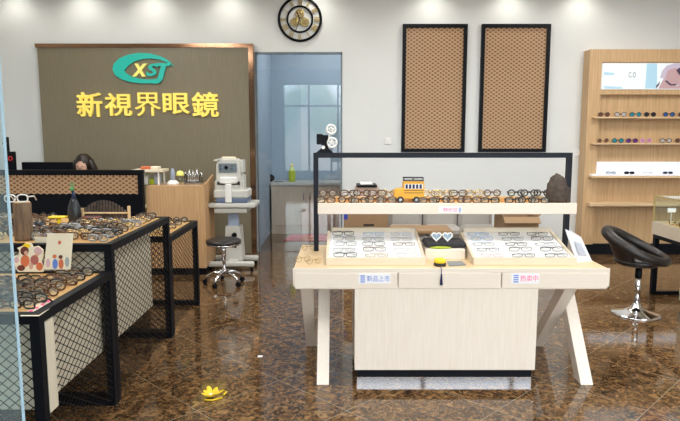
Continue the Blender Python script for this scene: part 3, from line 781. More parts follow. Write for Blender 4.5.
# ------------------------------------------------------------------ oak counter beside the reception desk
CY0 = 6.77
a = P(150, 186, CY0); c = P(204.5, 186, CY0); cz = a.z
cx0, cx1, cy1 = rx1 + .012, c.x - .005, 7.30
t = thing('wood_counter', 'light oak counter with a black plinth beside the reception desk', 'counter', ((cx0 + cx1) / 2, CY0, 0))
part('body', MB().box(cx0, cx1, CY0, cy1, .08, cz), M['counter'], t)
part('plinth', MB().box(cx0, cx1 - .01, CY0 + .01, cy1 - .01, 0, .08), M['black'], t)
b = MB(); b.box(cx1 - .02, cx1, CY0, cy1, cz, cz + .015); b.prism([(CY0 + .12, cz + .015), (cy1, cz + .015), (cy1, cz + .10)], cx1 - .02, cx1, 'x')
part('raised_side', b, M['counter'], t)
# small shelf box with goods
s0, s1 = P(137, 172, 6.95), P(163, 172, 6.95); stz = s0.z
t = thing('counter_shelf', 'small glass shelf box with a pale top standing on the oak counter', 'shelf', ((s0.x + s1.x) / 2, 6.95, cz))
part('top_board', MB().cbox(P(131, 172, 6.9).x, s1.x + .01, 6.88, 7.16, stz, stz + .03, .004), M['cardpaper'], t)
for x in (s0.x + .02, s1.x - .05):
    for y in (6.9, 7.12): part('post', MB().box(x, x + .018, y, y + .018, cz, stz), M['white'], t)
part('pane', MB().box(s0.x + .03, s1.x - .05, 7.14, 7.145, cz, stz), M['glass_case'], t)
for k, (x, w, h, m, lab) in enumerate(((145, .07, .10, 'white', 'small white box inside the glass counter shelf'), (152, .06, .06, 'lime', 'small yellow green box inside the glass counter shelf'), (157, .06, .12, 'paleblue', 'pale blue box inside the glass counter shelf'))):
    q = P(x, 186, 6.98); single('small_box', MB().cbox(q.x - w / 2, q.x + w / 2, 6.98, 7.06, cz, cz + h, .004), M[m], lab, 'box', 'goods in the counter shelf')
for k, (x, w, m, lab) in enumerate(((146, .12, 'orangered', 'orange red packet on top of the counter shelf'), (155, .10, 'cardpaper', 'cream packet on top of the counter shelf'))):
    q = P(x, 171, 6.95); single('packet', MB().cbox(q.x - w / 2, q.x + w / 2, 6.94, 7.03, stz + .03, stz + .065, .008), M[m], lab, 'packet', 'packets on the counter shelf')
q = P(173, 184, 7.0)
t = thing('white_dispenser', 'white dispenser with a wide foot on the oak counter', 'dispenser', (q.x, 7.0, cz))
part('foot', MB().lathe([(.075, 0), (.07, .02), (.035, .05)], (q.x, 7.0, cz)), M['white'], t)
part('neck', MB().lathe([(.028, .05), (.026, .14), (.018, .17), (.015, .185)], (q.x, 7.0, cz)), M['paleblue'], t)
q = P(180.5, 184, 7.05)
t = thing('lidded_jar', 'clear jar with a yellow domed lid between the dispenser and tool rack', 'jar', (q.x, 7.05, cz))
part('body', MB().lathe([(.035, 0), (.038, .01), (.036, .10)], (q.x, 7.05, cz)), M['glass_case'], t)
part('lid', MB().lathe([(.045, .10), (.046, .12), (.03, .15), (.005, .158)], (q.x, 7.05, cz)), M['yellow'], t)
q0, q1 = P(184.5, 184, 7.0), P(203, 184, 7.0)
t = thing('tool_rack', 'chrome rack holding pliers and tools on the oak counter', 'tool rack', ((q0.x + q1.x) / 2, 7.0, cz))
part('base', MB().cbox(q0.x, q1.x, 6.95, 7.05, cz, cz + .03, .004), M['steel'], t)
b = MB(); b.tube([(q0.x + .01, 7, cz + .03), (q0.x + .01, 7, cz + .12), (q1.x - .01, 7, cz + .12), (q1.x - .01, 7, cz + .03)], .006, 6)
part('rail', b, M['chrome'], t)
for k in range(5):
    x = q0.x + .02 + k * (q1.x - q0.x - .04) / 4; h = (.13, .16, .15, .17, .13)[k]
    st = thing('pliers', 'steel pliers hanging in the chrome tool rack, number %s from the left' % ('one', 'two', 'three', 'four', 'five')[k], 'pliers', (x, 6.985, cz + .03), group='pliers in the tool rack')
    b = MB(); b.tube([(x - .012, 6.985, cz + .031), (x - .014, 6.985, cz + h * .6), (x, 6.985, cz + h)], .005, 6); b.tube([(x + .012, 6.985, cz + .031), (x + .014, 6.985, cz + h * .6), (x, 6.985, cz + h)], .005, 6)
    part('handle', b, M['black' if k in (0, 4) else 'steel'], st)
    part('jaw', MB().ball((x, 6.985, cz + h), .008, .006, .014), M['steel'], st)

# ------------------------------------------------------------------ eye testing machine and its lift table
MY = 6.95
def pb_(b, x0, y0, x1, y1, ya, yb, bev=.01):
    a, c = P(x0, y1, ya), P(x1, y0, ya); return b.cbox(a.x, c.x, ya, yb, a.z, c.z, bev)
tt = P(208, 203.5, MY).z; mcx = P(232, 200, MY + .15).x
t = thing('instrument_table', 'off-white height adjustable instrument table by the brown wall', 'table', (mcx, MY + .2, 0))
b = MB(); pb_(b, 208, 203.5, 255, 208, MY, MY + .42); part('table_top', b, M['offwhite'], t)
b = MB(); pb_(b, 214, 208, 247, 213.5, MY + .03, MY + .38); part('apron', b, M['offwhite'], t)
b = MB(); pb_(b, 228, 213.5, 238, 226, MY + .15, MY + .24, .004); part('lift_column', b, M['paleblue'], t)
a = P(224.5, 226, MY + .12); c = P(241.5, 226, MY + .12)
b = MB(); b.prism([(a.x + .015, a.z), (c.x - .015, c.z), (c.x + .01, .10), (a.x, .10)], MY + .10, MY + .30); part('column_housing', bevel_mb if False else b, M['offwhite'], t)
part('column_knob', MB().tube([(mcx + .03, MY + .10, .42), (mcx + .03, MY + .06, .42)], .03, 12), M['black'], t)
b = MB(); b.cbox(mcx - .27, mcx - .17 + .44, MY - .02, MY + .06, .055, .115, .015); b.cbox(mcx - .27, mcx + .27, MY + .34, MY + .42, .055, .115, .015); b.cbox(mcx - .05, mcx + .07, MY + .0, MY + .40, .06, .13, .01)
part('foot', b, M['offwhite'], t)
for sx in (-.24, .24):
    for sy in (.02, .38):
        part('caster', MB().tube([(mcx + sx - .015, MY + sy, .027), (mcx + sx + .015, MY + sy, .027)], .027, 12), M['black'], t)
t = thing('eye_tester', 'off-white eye testing machine on the instrument table', 'eye testing machine', (mcx, MY + .2, tt))
b = MB(); pb_(b, 216, 198.5, 247, 203.2, MY + .02, MY + .36, .008); part('base', b, mat('slate_blue_plastic', (.12, .16, .26), .4), t)
b = MB(); pb_(b, 213.5, 190, 247.5, 198.5, MY + .02, MY + .36, .015); pb_(b, 214.5, 180, 242, 192, MY + .05, MY + .34, .02); part('lower_body', b, M['offwhite'], t)
a = P(215.5, 186, MY + .05)
b = MB(); q = px_poly([(216, 186), (216, 165), (218, 160.5), (222, 159), (235, 159), (238, 160.5), (240, 165), (241, 186)], MY + .05)
b.prism(q, MY + .05, MY + .30); o = part('head_housing', b, M['offwhite'], t); bevel(o, .012, 2)
b = MB(); pb_(b, 218.5, 163.5, 236.5, 172.5, MY + .040, MY + .055, .004); fp = part('face_panel', b, M['greyblue'], t)
q = P(226, 167.5, MY + .03); part('lens', MB().tube([(q.x, MY + .045, q.z), (q.x, MY + .03, q.z)], .020, 16), M['screen'], fp)
b = MB()
for x, y in ((220.5, 166), (220.5, 169), (232, 166), (232, 169)):
    q = P(x, y, MY + .04); b.tube([(q.x, MY + .045, q.z), (q.x, MY + .036, q.z)], .007, 8)
part('buttons', b, M['screen'], fp)
b = MB(); pb_(b, 219, 177, 237, 184, MY + .015, MY + .06, .015); part('forehead_rest', b, M['white'], t)
b = MB(); pb_(b, 225, 184, 231, 203, MY - .005, MY + .06, .01); part('front_stem', b, M['white'], t)
b = MB(); pb_(b, 240, 160, 243, 173, MY + .10, MY + .28, .008); pb_(b, 240.5, 175, 244, 190, MY + .12, MY + .28, .008); part('side_housing', b, M['offwhite'], t)
b = MB(); pb_(b, 221, 156.8, 235, 159.5, MY + .10, MY + .2, .012); part('top_cap', b, M['cardpaper'], t)
b = MB(); pb_(b, 217, 158.8, 220, 160.5, MY + .02, MY + .3, .004); pb_(b, 213.5, 159.8, 217.5, 161.2, MY + .05, MY + .25, .004); part('top_flap', b, M['offwhite'], t)
# chrome doctor's stool
q = F(223, 286); sx_, sy_ = q.x, 6.35
stz_ = P(222, 241, sy_).z
t = thing('round_stool', 'round padded stool on a chrome wheeled star base beside the oak counter', 'stool', (sx_, sy_, 0))
part('seat', MB().lathe([(.15, -.035), (.182, -.030), (.19, -.01), (.185, .012), (.15, .024), (.001, .028)], (sx_, sy_, stz_), 32), M['leather'], t)
part('seat_rim', MB().ring((sx_, sy_, stz_ - .03), .176, .010, 36, 'z'), M['chrome'], t)
part('column', MB().lathe([(.035, .10), (.03, .16), (.018, .17), (.018, .30), (.024, .30), (.024, stz_ - .03)], (sx_, sy_, 0), 16), M['chrome'], t)
part('lever', MB().tube([(sx_, sy_, stz_ - .05), (sx_ + .14, sy_ - .03, stz_ - .06)], [.007, .011], 8), M['black'], t)
for k in range(5):
    a = R(90 + 72 * k + 18); dx, dy = math.cos(a), math.sin(a)
    lg = part('leg', MB().tube([(sx_ + .02 * dx, sy_ + .02 * dy, .135), (sx_ + .11 * dx, sy_ + .11 * dy, .125), (sx_ + .18 * dx, sy_ + .18 * dy, .09), (sx_ + .205 * dx, sy_ + .205 * dy, .055)], [.020, .017, .014, .012], 10), M['chrome'], t)
    wx, wy = sx_ + .21 * dx, sy_ + .21 * dy
    part('caster', MB().tube([(wx - .018 * dy, wy + .018 * dx, .026), (wx + .018 * dy, wy - .018 * dx, .026)], .026, 14), M['black'], lg)

# ------------------------------------------------------------------ central display desk
DXL, DXR, DYF, DYB, DT, DBZ = -.297, 1.70, 3.70, 4.53, .763, .634
t = thing('display_desk', 'pale maple display desk with crossed plank legs in the middle of the shop', 'display desk', ((DXL + DXR) / 2, (DYF + DYB) / 2, 0))
part('desk_top', MB().cbox(DXL + .004, DXR - .004, DYF + .012, DYB, DT - .02, DT, .003), M['honeypale'], t)
b = MB(); b.box(DXL, DXR, DYF, DYF + .014, DT - .022, DT + .003); b.box(DXL, DXL + .018, DYF + .0, DYB, DBZ, DT - .0195); b.box(DXR - .018, DXR, DYF, DYB, DBZ, DT - .0195); b.box(DXL, DXR, DYB - .018, DYB, DBZ, DT - .0195); b.box(DXL, DXR, DYF, DYB, DBZ, DBZ + .018)
part('apron', b, M['mapleh'], t)
for a, c in ((DXL + .01, P(397.5, 280, DYF).x), (P(398.3, 280, DYF).x, P(501, 280, DYF).x), (P(501.8, 280, DYF).x, DXR - .01)):
    part('drawer_front', MB().cbox(a, c, DYF - .004, DYF + .012, DBZ + .004, DT - .024, .003), M['mapleh'], t)
part('cupboard', MB().box(.094, 1.254, DYF + .003, DYB - .1, .10, DBZ), M['maple'], t)
part('plinth', MB().box(.11, 1.24, DYF + .03, DYB - .13, 0.042, .10), M['black'], t)
part('kick_strip', MB().box(.11, 1.24, DYF + .028, DYB - .13, 0.0, .042), mat('kick_plate', (.6, .6, .62), .03, 1), t)
def plank(x, ya, yb, w):   # front or rear leaning plank, foot at ya, head at yb
    th = .078
    return MB().prism([(ya - w / 2, 0), (ya + w / 2, 0), (yb + w / 2, DBZ), (yb - w / 2, DBZ)], x - th, x, 'x')
for xf, xr in ((-.072, -.18), (1.634, 1.553)):
    part('leg', plank(xf, DYF + .06, DYB - .30, .115), M['maple'], t)
    part('leg', plank(xr, DYB - .06, DYF + .16, .115), M['maple'], t)
# stickers on the drawer fronts
def sticker(owner, x0, y0, x1, y1, Y, txt, tx0, ink, lab):
    a, c = P(x0, y1, Y), P(x1, y0, Y)
    b = MB(); b.cbox(a.x, c.x, Y - .0012, Y, a.z, c.z, .0005); t = part('sticker', b, M['paper'], owner, label=lab)
    w = (c.x - a.x); h = c.z - a.z
    X0 = a.x + w * tx0[0]; X1 = a.x + w * tx0[1]
    part('lettering', text_mb(txt, X0, X1, a.z + h * .2, a.z + h * .8, Y - .0018, depth=.0006, bold=.004), M[ink], t)
    b = MB(); s0 = a.x + w * tx0[2]; s1 = a.x + w * tx0[3]
    for k in range(4): b.box(s0, s1, Y - .0018, Y - .0012, a.z + h * (.10 + .2 * k), a.z + h * (.22 + .2 * k))
    part('small_print', b, M['blueink'], t)
sticker(t, 358.5, 273.5, 390.5, 283.5, DYF - .004, '新品上市', (.26, .98, .06, .20), 'blueink', 'white sticker with blue characters on the left drawer front')
sticker(t, 511, 273, 539.5, 283.5, DYF - .004, '热卖中', (.32, .96, .08, .26), 'pink', 'white sticker with pink characters on the right drawer front')

# rack over the desk
RKY = 4.30
zt = 1.475; t = thing('shelf_rack', 'blue-black metal frame rack with one maple shelf standing on the desk', 'rack', (.73, RKY, DT))
b = MB(); b.box(-.19, 1.655, RKY - .018, RKY + .018, zt - .036, zt); part('top_bar', b, M['bluemetal'], t)
for x in (-.19, 1.62): part('post', MB().box(x, x + .035, RKY - .018, RKY + .018, DT, zt - .036), M['bluemetal'], t)
SZ, SYF = 1.134, 4.09
b = MB(); b.cbox(-.153, 1.628, SYF, SYF + .018, SZ - .074, SZ + .002, .003); b.box(-.153, 1.615, SYF + .018, RKY + .10, SZ - .03, SZ - .012)
b.box(-.153, -.14, SYF + .018, RKY - .02, SZ - .074, SZ); 
part('shelf', b, M['mapleh'], t)
part('shelf_surface', MB().box(-.150, 1.615, SYF + .018, RKY + .10, SZ - .012, SZ - .004), M['honey'], t)
sticker(t, 438.5, 206.5, 462, 213, SYF, '特价区', (.2, .82, .86, .97), 'pink', 'pink lettered white sticker on the front of the rack shelf')
SZ -= .004
# riser for the rear row
single('display_riser', MB().cbox(-.10, 1.45, 4.235, 4.272, SZ, SZ + .035, .003), M['honey'], 'long low honey wood riser carrying the rear row of spectacles on the shelf', 'display riser')
def xs(px, Y): return P(px, 200, Y).x
i = 0
for px in (326, 347, 360, 375, 387, 428, 441, 456, 472, 490, 514, 527, 540):
    col = 'black' if px > 505 else random.choice(('tortoise', 'brown', 'tortoise', 'black'))
    side = 'left of the toy bus' if px < 400 else ('at the dark right end' if px > 505 else 'right of the toy bus')
    Y = 4.118
    put(proto(col, random.choice(('wide', 'round', 'rect')), True, 'demo', r=.0050), (xs(px, Y), Y, SZ), random.uniform(-.06, .06), '%s spectacles in the front row of the rack shelf %s' % (WORDS[col], side), 'front row spectacles %s' % side, sc=.96)
    if px in (375, 387): pass
    col = 'black' if px > 505 else random.choice(('gold', 'tortoise', 'brown', 'gold'))
    Y = 4.242
    if px < 392 or px > 425:
        put(proto(col, random.choice(('wide', 'round')), True, 'demo', r=.0050), (xs(px + 2, Y), Y, SZ + .035), random.uniform(-.06, .06), '%s spectacles in the rear row of the rack shelf %s' % (WORDS[col], side), 'rear row spectacles %s' % side, sc=.96)

# toy school bus
bY = 4.165; u0 = P(395, 200, bY - .03); u1 = P(424, 200, bY - .03)
t = thing('toy_bus', 'yellow toy school bus on the shelf of the desk rack', 'toy bus', ((u0.x + u1.x) / 2, bY, SZ))
yf_ = bY - .03
body = px_poly([(394, 199), (394, 191), (395.5, 189), (403, 188), (403.5, 180.5), (423.5, 180.5), (424.5, 184), (424.5, 199)], yf_)
body = [(x, max(z, SZ + .014)) for x, z in body]
o = part('body', MB().prism(body, yf_, yf_ + .06), M['busyel'], t); bevel(o, .004, 2)
b = MB()
for k in range(5):
    a, c = P(405.5 + 3.5 * k, 188.6, yf_), P(407.8 + 3.5 * k, 184.4, yf_)
    b.box(a.x, c.x, yf_ - .0015, yf_ + .0615, a.z, c.z)
part('windows', b, M['navy'], t)
a, c = P(404.6, 188.9, yf_), P(423.2, 184, yf_)
part('window_band', MB().box(a.x, c.x, yf_ - .0008, yf_ + .0608, a.z, c.z), M['white'], t)
b = MB()
for yy_ in (190.2, 192.6): 
    a = P(404, yy_ + .5, yf_); c = P(423.5, yy_, yf_); b.box(a.x, c.x, yf_ - .001, yf_, a.z, c.z)
part('stripes', b, M['busdark'], t)
a, c = P(403.5, 181, yf_), P(424, 179, yf_)
b = MB(); b.cbox(a.x, c.x, yf_ - .003, yf_ + .063, a.z - .001, a.z + .006, .002)
for x in (a.x + .004, (a.x + c.x) / 2, c.x - .004):
    for y in (yf_ + .001, yf_ + .059): b.tube([(x, y, a.z), (x, y, a.z + .022)], .0025, 6)
for y in (yf_ + .001, yf_ + .059): b.tube([(a.x, y, a.z + .022), (c.x, y, a.z + .022)], .003, 6)
part('roof_rack', b, M['peacock'], t)
for px in (400.5, 416.5):
    for yy_, e in ((yf_ - .004, -1), (yf_ + .058, 1)):
        q = P(px, 197.5, yf_); z = SZ + .024
        w = part('wheel', MB().tube([(q.x, yy_, z), (q.x, yy_ + .010, z)], .024, 20), M['busdark'], t)
        yo = yy_ - .002 if e < 0 else yy_ + .010
        part('hubcap', MB().tube([(q.x, yo, z), (q.x, yo + .002, z)], .011, 14), M['chrome'], w)
part('bumper', MB().cbox(u0.x - .006, u0.x, yf_ + .002, yf_ + .058, SZ + .016, SZ + .028, .002), M['busdark'], t)

# film projector ornament on the rack corner
pY = RKY; a = P(316, 153, pY)
def pc(x, y): return P(x, y, pY)
t = thing('film_projector', 'miniature black film projector with two white reels on the corner of the rack', 'ornament', (pc(323, 152).x, pY, zt))
b = MB(); b.prism([(pc(315.5, 0).x, zt), (pc(333, 0).x, zt), (pc(328, 0).x, zt + .035), (pc(321, 0).x, zt + .035)], pY - .02, pY + .02); part('foot', b, M['black'], t)
b = MB(); b.cbox(pc(316, 0).x, pc(322.5, 0).x, pY - .018, pY + .018, pc(0, 144.5).z, pc(0, 134).z, .003); b.cbox(pc(321, 0).x, pc(328, 0).x, pY - .012, pY + .012, zt + .03, pc(0, 135).z, .002)
part('housing', b, M['black'], t)
q = pc(323.3, 147.3); part('lamp', MB().tube([(q.x, pY - .02, q.z), (q.x, pY - .026, q.z)], .013, 16), M['white'], t)
for (x, y, r) in ((331, 129.5, .036), (332, 142.6, .038)):
    q = pc(x, y); b = MB(); b.ring((q.x, pY - .006, q.z), r - .005, .0075, 24); b.ring((q.x, pY - .006, q.z), .010, .006, 12)
    for k in range(5): 
        e = 2 * PI * k / 5 + .3; b.bar((q.x, pY - .006, q.z), (q.x + (r - .005) * math.cos(e), pY - .006, q.z + (r - .005) * math.sin(e)), .009, .005, (0, 1, 0))
    part('reel', b, M['white'], t)
q0, q1 = pc(328, 140), pc(331, 130); part('reel_arm', MB().bar((q0.x, pY + .004, q0.z), (q1.x, pY + .004, q1.z), .012, .008, (0, 1, 0)), M['white'], t)

# dark carved wood piece at the right end of the shelf
def lump(c, rx, ry, rz, n=20, k=14, amp=.12, seed=3):
    rn = random.Random(seed); b = MB(); b.ball(c, rx, ry, rz, n, k)
    cv = Vector(c); out = []
    for v in b.v:
        d = Vector(v) - cv; f = 1 + amp * math.sin(d.x * 210 + seed) * math.sin(d.z * 170) + rn.uniform(-amp, amp) * .3
        out.append(tuple(cv + d * f))
    b.v = out; b.v = [(v[0], v[1], max(v[2], SZ)) for v in b.v]; return b
q = P(557, 190, 4.17)
t = thing('wood_carving', 'dark brown lumpy carved wood ornament at the right end of the rack shelf', 'ornament', (q.x, 4.17, SZ))
part('carving', lump((q.x, 4.17, SZ + .075), .075, .045, .125, amp=.10), M['darkwood'], t)
part('side_slab', MB().cbox(q.x + .060, q.x + .085, 4.15, 4.19, SZ, SZ + .11, .004), M['darkwood'], t)

# ------------------------------------------------------------------ trays
def tray(X0, X1, lab, specs, side):
    yf, yb = 3.80, 4.27; zf, zb = DT + .004, .915
    t = thing('spectacle_tray', lab, 'tray', ((X0 + X1) / 2, yf, DT), group='sloping spectacle trays')
    b = MB()   # wedge carcass: front lip, sides, back rail
    b.cbox(X0, X1, yf, yf + .018, DT, DT + .052, .003)
    for xa in (X0, X1 - .018): b.prism([(yf + .018, DT), (yb, DT), (yb, zb), (yf + .018, DT + .045)], xa, xa + .018, 'x')
    b.cbox(X0 + .03, X1 - .01, yb, yb + .02, DT, zb + .022, .003)
    part('frame', b, M['trayframe'], t)
    b = MB(); ang = math.atan2(zb - DT - .045, yb - yf - .018)
    b.prism([(yf + .018, DT + .018), (yb, zb - .032), (yb, zb - .012), (yf + .018, DT + .036)], X0 + .018, X1 - .018, 'x')
    part('lining', b, M['traywhite'], t)
    # shallow column dividers
    b = MB(); w = (X1 - X0 - .036) / 3
    for k in (1, 2): 
        xx = X0 + .018 + k * w; b.prism([(yf + .02, DT + .036), (yb, zb - .012), (yb, zb - .008), (yf + .02, DT + .040)], xx - .003, xx + .003, 'x')
    part('divider', b, M['white'], t)
    sl = (zb - .012 - DT - .036) / (yb - yf - .018)
    for r_ in range(5):
        for c_ in range(3):
            col, st, wt = specs[r_][c_]
            y = yb - .055 - r_ * .090; z = DT + .036 + sl * (y - yf - .018)
            x = X0 + .018 + w * (c_ + .5) + random.uniform(-.008, .008)
            lb = '%s spectacles in the %s tray, %s row from the back, %s column' % (WORDS[col], side, ('top', 'second', 'third', 'fourth', 'front')[r_], ('left', 'middle', 'right')[c_])
            put(proto(col, st, True, r=wt * .62), (x, y, z), 0, lb, 'spectacles in the %s tray' % side, tilt=math.atan(sl), sc=1.12).scale = (1.14, 1.0, .74)
g = .0026
tray(-.090, .555, 'maple tray with white lining on the left half of the desk', [
    [('black', 'wide', .0036), ('blue', 'slim', g), ('blue', 'slim', .0014)],
    [('grey', 'wide', g), ('grey', 'slim', g), ('silver', 'slim', .0016)],
    [('grey', 'wide', .0032), ('black', 'wide', g), ('brown', 'slim', g)],
    [('grey', 'slim', g), ('brown', 'wide', .003), ('silver', 'slim', .0014)],
    [('black', 'wide', .0036), ('gold', 'slim', g), ('silver', 'round', .0014)]], 'left')
tray(.862, 1.530, 'maple tray with white lining on the right half of the desk', [
    [('blue', 'slim', .003), ('black', 'slim', g), ('black', 'slim', g)],
    [('blue', 'wide', g), ('grey', 'slim', .003), ('black', 'wide', g)],
    [('grey', 'slim', g), ('black', 'slim', .003), ('grey', 'slim', g)],
    [('grey', 'slim', .003), ('black', 'wide', g), ('black', 'wide', .0034)],
    [('pink', 'slim', g), ('black', 'slim', g), ('black', 'slim', .003)]], 'right')

# ------------------------------------------------------------------ things between the trays
t = thing('wood_block', 'pale maple block between the two trays on the desk', 'block', (.70, 4.1, DT))
part('block', MB().cbox(.575, .845, 3.98, 4.27, DT, DT + .072, .004), M['mapleh'], t)
BZ = DT + .072
b = MB(); b.cbox(.58, .86, 4.02, 4.20, BZ, BZ + .045, .015)
single('dark_pouch', b, M['shirt'], 'dark cloth pouch lying on the maple block under heart shaped sunglasses', 'pouch')
hq = P(442, 237, 4.03)
t = thing('heart_sunglasses', 'heart shaped sunglasses with pale blue mirror lenses on the dark pouch', 'sunglasses', (hq.x, 4.03, BZ + .045))
def heart(cx, cz, s_): 
    return [(cx + s_ * (16 * math.sin(a) ** 3) / 16, cz + s_ * (13 * math.cos(a) - 5 * math.cos(2 * a) - 2 * math.cos(3 * a) - math.cos(4 * a)) / 16) for a in [2 * PI * k / 20 for k in range(20)]]
hz_ = BZ + .045 + .036
for sg in (-1, 1):
    h = heart(hq.x + sg * .038, hz_, .032)
    part('frame_rim', MB().tube([(u, 4.03, v) for u, v in h], .005, 6, closed=True), M['white'], t)
    part('lens', MB().prism(h, 4.029, 4.031), ln['heart'], t)
    part('temple', MB().tube([(hq.x + sg * .07, 4.03, hz_ + .01), (hq.x + sg * .074, 4.05, hz_ + .008), (hq.x + sg * .07, 4.15, hz_ - .030)], .003, 6), M['white'], t)
part('bridge', MB().tube([(hq.x - .008, 4.03, hz_ + .012), (hq.x + .008, 4.03, hz_ + .012)], .004, 6), M['white'], t)
b = MB(); q = P(441, 248, 3.99)
b.tube([(q.x - .07, 4.0, BZ + .008), (q.x - .03, 3.995, BZ + .010), (q.x + .02, 3.995, BZ + .010), (q.x + .07, 4.0, BZ + .008)], [.004, .008, .008, .004], 10)
single('yellow_ruler', b, M['lime'], 'narrow yellow strip along the front of the maple block', 'strip')
q = P(440, 262, 3.80)
t = thing('measuring_tape', 'yellow round tape measure at the front edge of the desk with a navy tassel', 'tape measure', (q.x, 3.80, DT))
part('case', MB().lathe([(.038, 0), (.040, .006), (.040, .016), (.034, .02)], (q.x, 3.80, DT), 24), M['busdark'], t)
part('yellow_cover', MB().lathe([(.034, .020), (.040, .026), (.036, .044), (.02, .050), (.001, .051)], (q.x, 3.80, DT), 24), M['yel'], t)
tx = P(441.5, 270, DYF - .01).x
b = MB(); b.tube([(q.x, 3.765, DT + .008), (tx, 3.715, DT + .006), (tx, DYF - .009, DT), (tx, DYF - .010, DT - .03)], .0025, 6)
ts = part('cord', b, M['navy'], t)
part('tassel', MB().lathe([(.004, 0), (.006, -.008), (.005, -.012), (.010, -.07), (.001, -.072)], (tx, DYF - .0155, DT - .028), 12), M['navy'], ts)
b = MB(); a = [F(x, y, DT + .004) for x, y in ((449, 266), (466, 265), (462, 261), (447, 261.5))]
single('booklet', b.prism([(p.x, p.y) for p in a], DT + .001, DT + .006, 'z'), M['greyblue'], 'dark grey booklet lying flat on the desk between the trays', 'booklet')
# acrylic leaflet stand at the right of the desk
A = P(564, 230, 4.15); Bq = P(590, 262, 3.88)
q0, q1, q2, q3 = F(577, 262.5, DT), F(592, 261, DT), P(581, 237, 4.04), P(565.5, 229, 4.0)
t = thing('leaflet_holder', 'white leaning leaflet holder at the right end of the desk', 'leaflet holder', (1.60, 4.0, DT))
def slab(qs, th):
    nrm = (qs[1] - qs[0]).cross(qs[3] - qs[0]).normalized() * -th
    return MB().add(list(qs) + [p + nrm for p in qs], [(0, 1, 2, 3), (7, 6, 5, 4), (0, 4, 5, 1), (1, 5, 6, 2), (2, 6, 7, 3), (3, 7, 4, 0)])
part('front_plate', slab((q0, q1, q2, q3), .006), M['acrylic'], t)
r0, r1 = Vector((1.60, 4.16, DT)), Vector((1.66, 4.14, DT))
part('back_plate', slab((r0, r1, q2 + Vector((0, .012, -.004)), q3 + Vector((.03, .012, -.004))), .004), M['acrylic'], t)
def lerp(u, v, d):
    p = q0.lerp(q1, u).lerp(q3.lerp(q2, u), v); return p + Vector((0, -d * 4.5, 0))
part('leaflet', slab((lerp(.3, .25, .002), lerp(.8, .25, .002), lerp(.75, .68, .002), lerp(.3, .68, .002)), .0006), mat('pale_grey_print', (.40, .43, .50), .5), t)
# a few spectacles at the desk's left end
for k, (px, py) in enumerate(((300, 262), (306, 250), (311, 264), (305, 242))):
    q = F(px, py, DT); k = 1; put(proto('gold', 'round', True, r=.0018), (q.x + .02, q.y, DT), .5, 'thin %s spectacles at the bare left end of the desk' % ('gold' if k % 2 else 'tortoiseshell'), 'spectacles at the left end of the desk, %s' % ('gold' if k % 2 else 'tortoiseshell'), sc=.85)

# ------------------------------------------------------------------ things behind the desk, near the back wall
def bpx(x0, x1, ztop, Y0, Y1, bev=.01): return (P(x0, 220, Y0).x, P(x1, 220, Y0).x)
xa, xb = bpx(344, 388, 0, 6.7, 0)
t = thing('cardboard_box', 'closed cardboard box with a blue mark behind the desk, under the rack shelf', 'box', ((xa + xb) / 2, 6.9, 0))
part('carton', MB().cbox(xa, xb, 6.7, 7.15, 0, .79, .006), M['cardboard'], t)
q = P(344.5, 217, 6.69); part('blue_mark', MB().box(xa + .0, xa + .04, 6.697, 6.70, q.z - .03, q.z + .03), M['blue'], t)
part('print', MB().box(xa + .22, xa + .34, 6.697, 6.70, P(0, 226, 6.7).z, P(0, 224, 6.7).z), M['busdark'], t)
a, c = P(355, 185, 6.85), P(379.5, 185, 6.85)
t = thing('desktop_printer', 'dusty pink printer with a black slot and white lid seen over the rack shelf', 'printer', ((a.x + c.x) / 2, 6.85, .79))
part('body', MB().cbox(a.x, c.x, 6.8, 7.1, .79, P(0, 187, 6.8).z, .02), M['ppinkb'] if 'ppinkb' in M else mat('dusty_pink', (.45, .33, .27), .5), t)
part('slot', MB().cbox(a.x + .02, c.x - .03, 6.79, 7.08, P(0, 187, 6.8).z, P(0, 185, 6.8).z, .004), M['black'], t)
part('lid', MB().cbox(a.x + .06, c.x - .08, 6.80, 7.06, P(0, 185, 6.8).z, P(0, 183.2, 6.8).z, .006), M['white'], t)
xa, xb = bpx(390, 500, 0, 7.0, 0)
t = thing('sofa', 'light grey sofa against the back wall behind the desk', 'sofa', ((xa + xb) / 2, 7.5, 0))
part('frame', MB().cbox(xa, xb, 7.02, 7.98, .08, .40, .03), M['sofa'], t)
n = 3
for k in range(n):
    w = (xb - xa) / n
    part('back_cushion', MB().cbox(xa + k * w + .006, xa + (k + 1) * w - .006, 7.30, 7.62, .40, .765, .05), M['sofa'], t)
    part('seat_cushion', MB().cbox(xa + k * w + .006, xa + (k + 1) * w - .006, 7.0, 7.30, .40, .52, .04), M['sofa'], t)
for x in (xa + .05, xb - .05):
    for y in (7.1, 7.9): part('foot', MB().tube([(x, y, 0), (x, y, .09)], .02, 8), M['black'], t)
xa, xb = bpx(503, 539, 0, 6.6, 0)
t = thing('cardboard_box', 'open cardboard box with spread flaps behind the desk near the right rack post', 'box', ((xa + xb) / 2, 6.8, 0))
b = MB(); 
for q in ((xa, xb, 6.6, 6.606), (xa, xb, 6.974, 6.98), (xa, xa + .006, 6.606, 6.974), (xb - .006, xb, 6.606, 6.974)): b.box(q[0], q[1], q[2], q[3], 0, .70)
b.box(xa, xb, 6.6, 6.98, 0, .006); part('carton', b, M['cardboard'], t)
b = MB(); 
part('flap', MB().prism([(xa, .70), (xa + .006, .70), (xa - .08, .80), (xa - .086, .798)], 6.6, 6.98), M['cardboard'], t)
part('flap', MB().prism([(xb - .006, .70), (xb, .70), (xb + .09, .80), (xb + .084, .803)], 6.6, 6.98), M['cardboard'], t)
part('flap', MB().prism([(6.606, .70), (6.60, .70), (6.52, .64), (6.523, .635)], xa, xb, 'x'), M['cardboard'], t)
xa, xb = bpx(392, 500, 0, 6.3, 0)
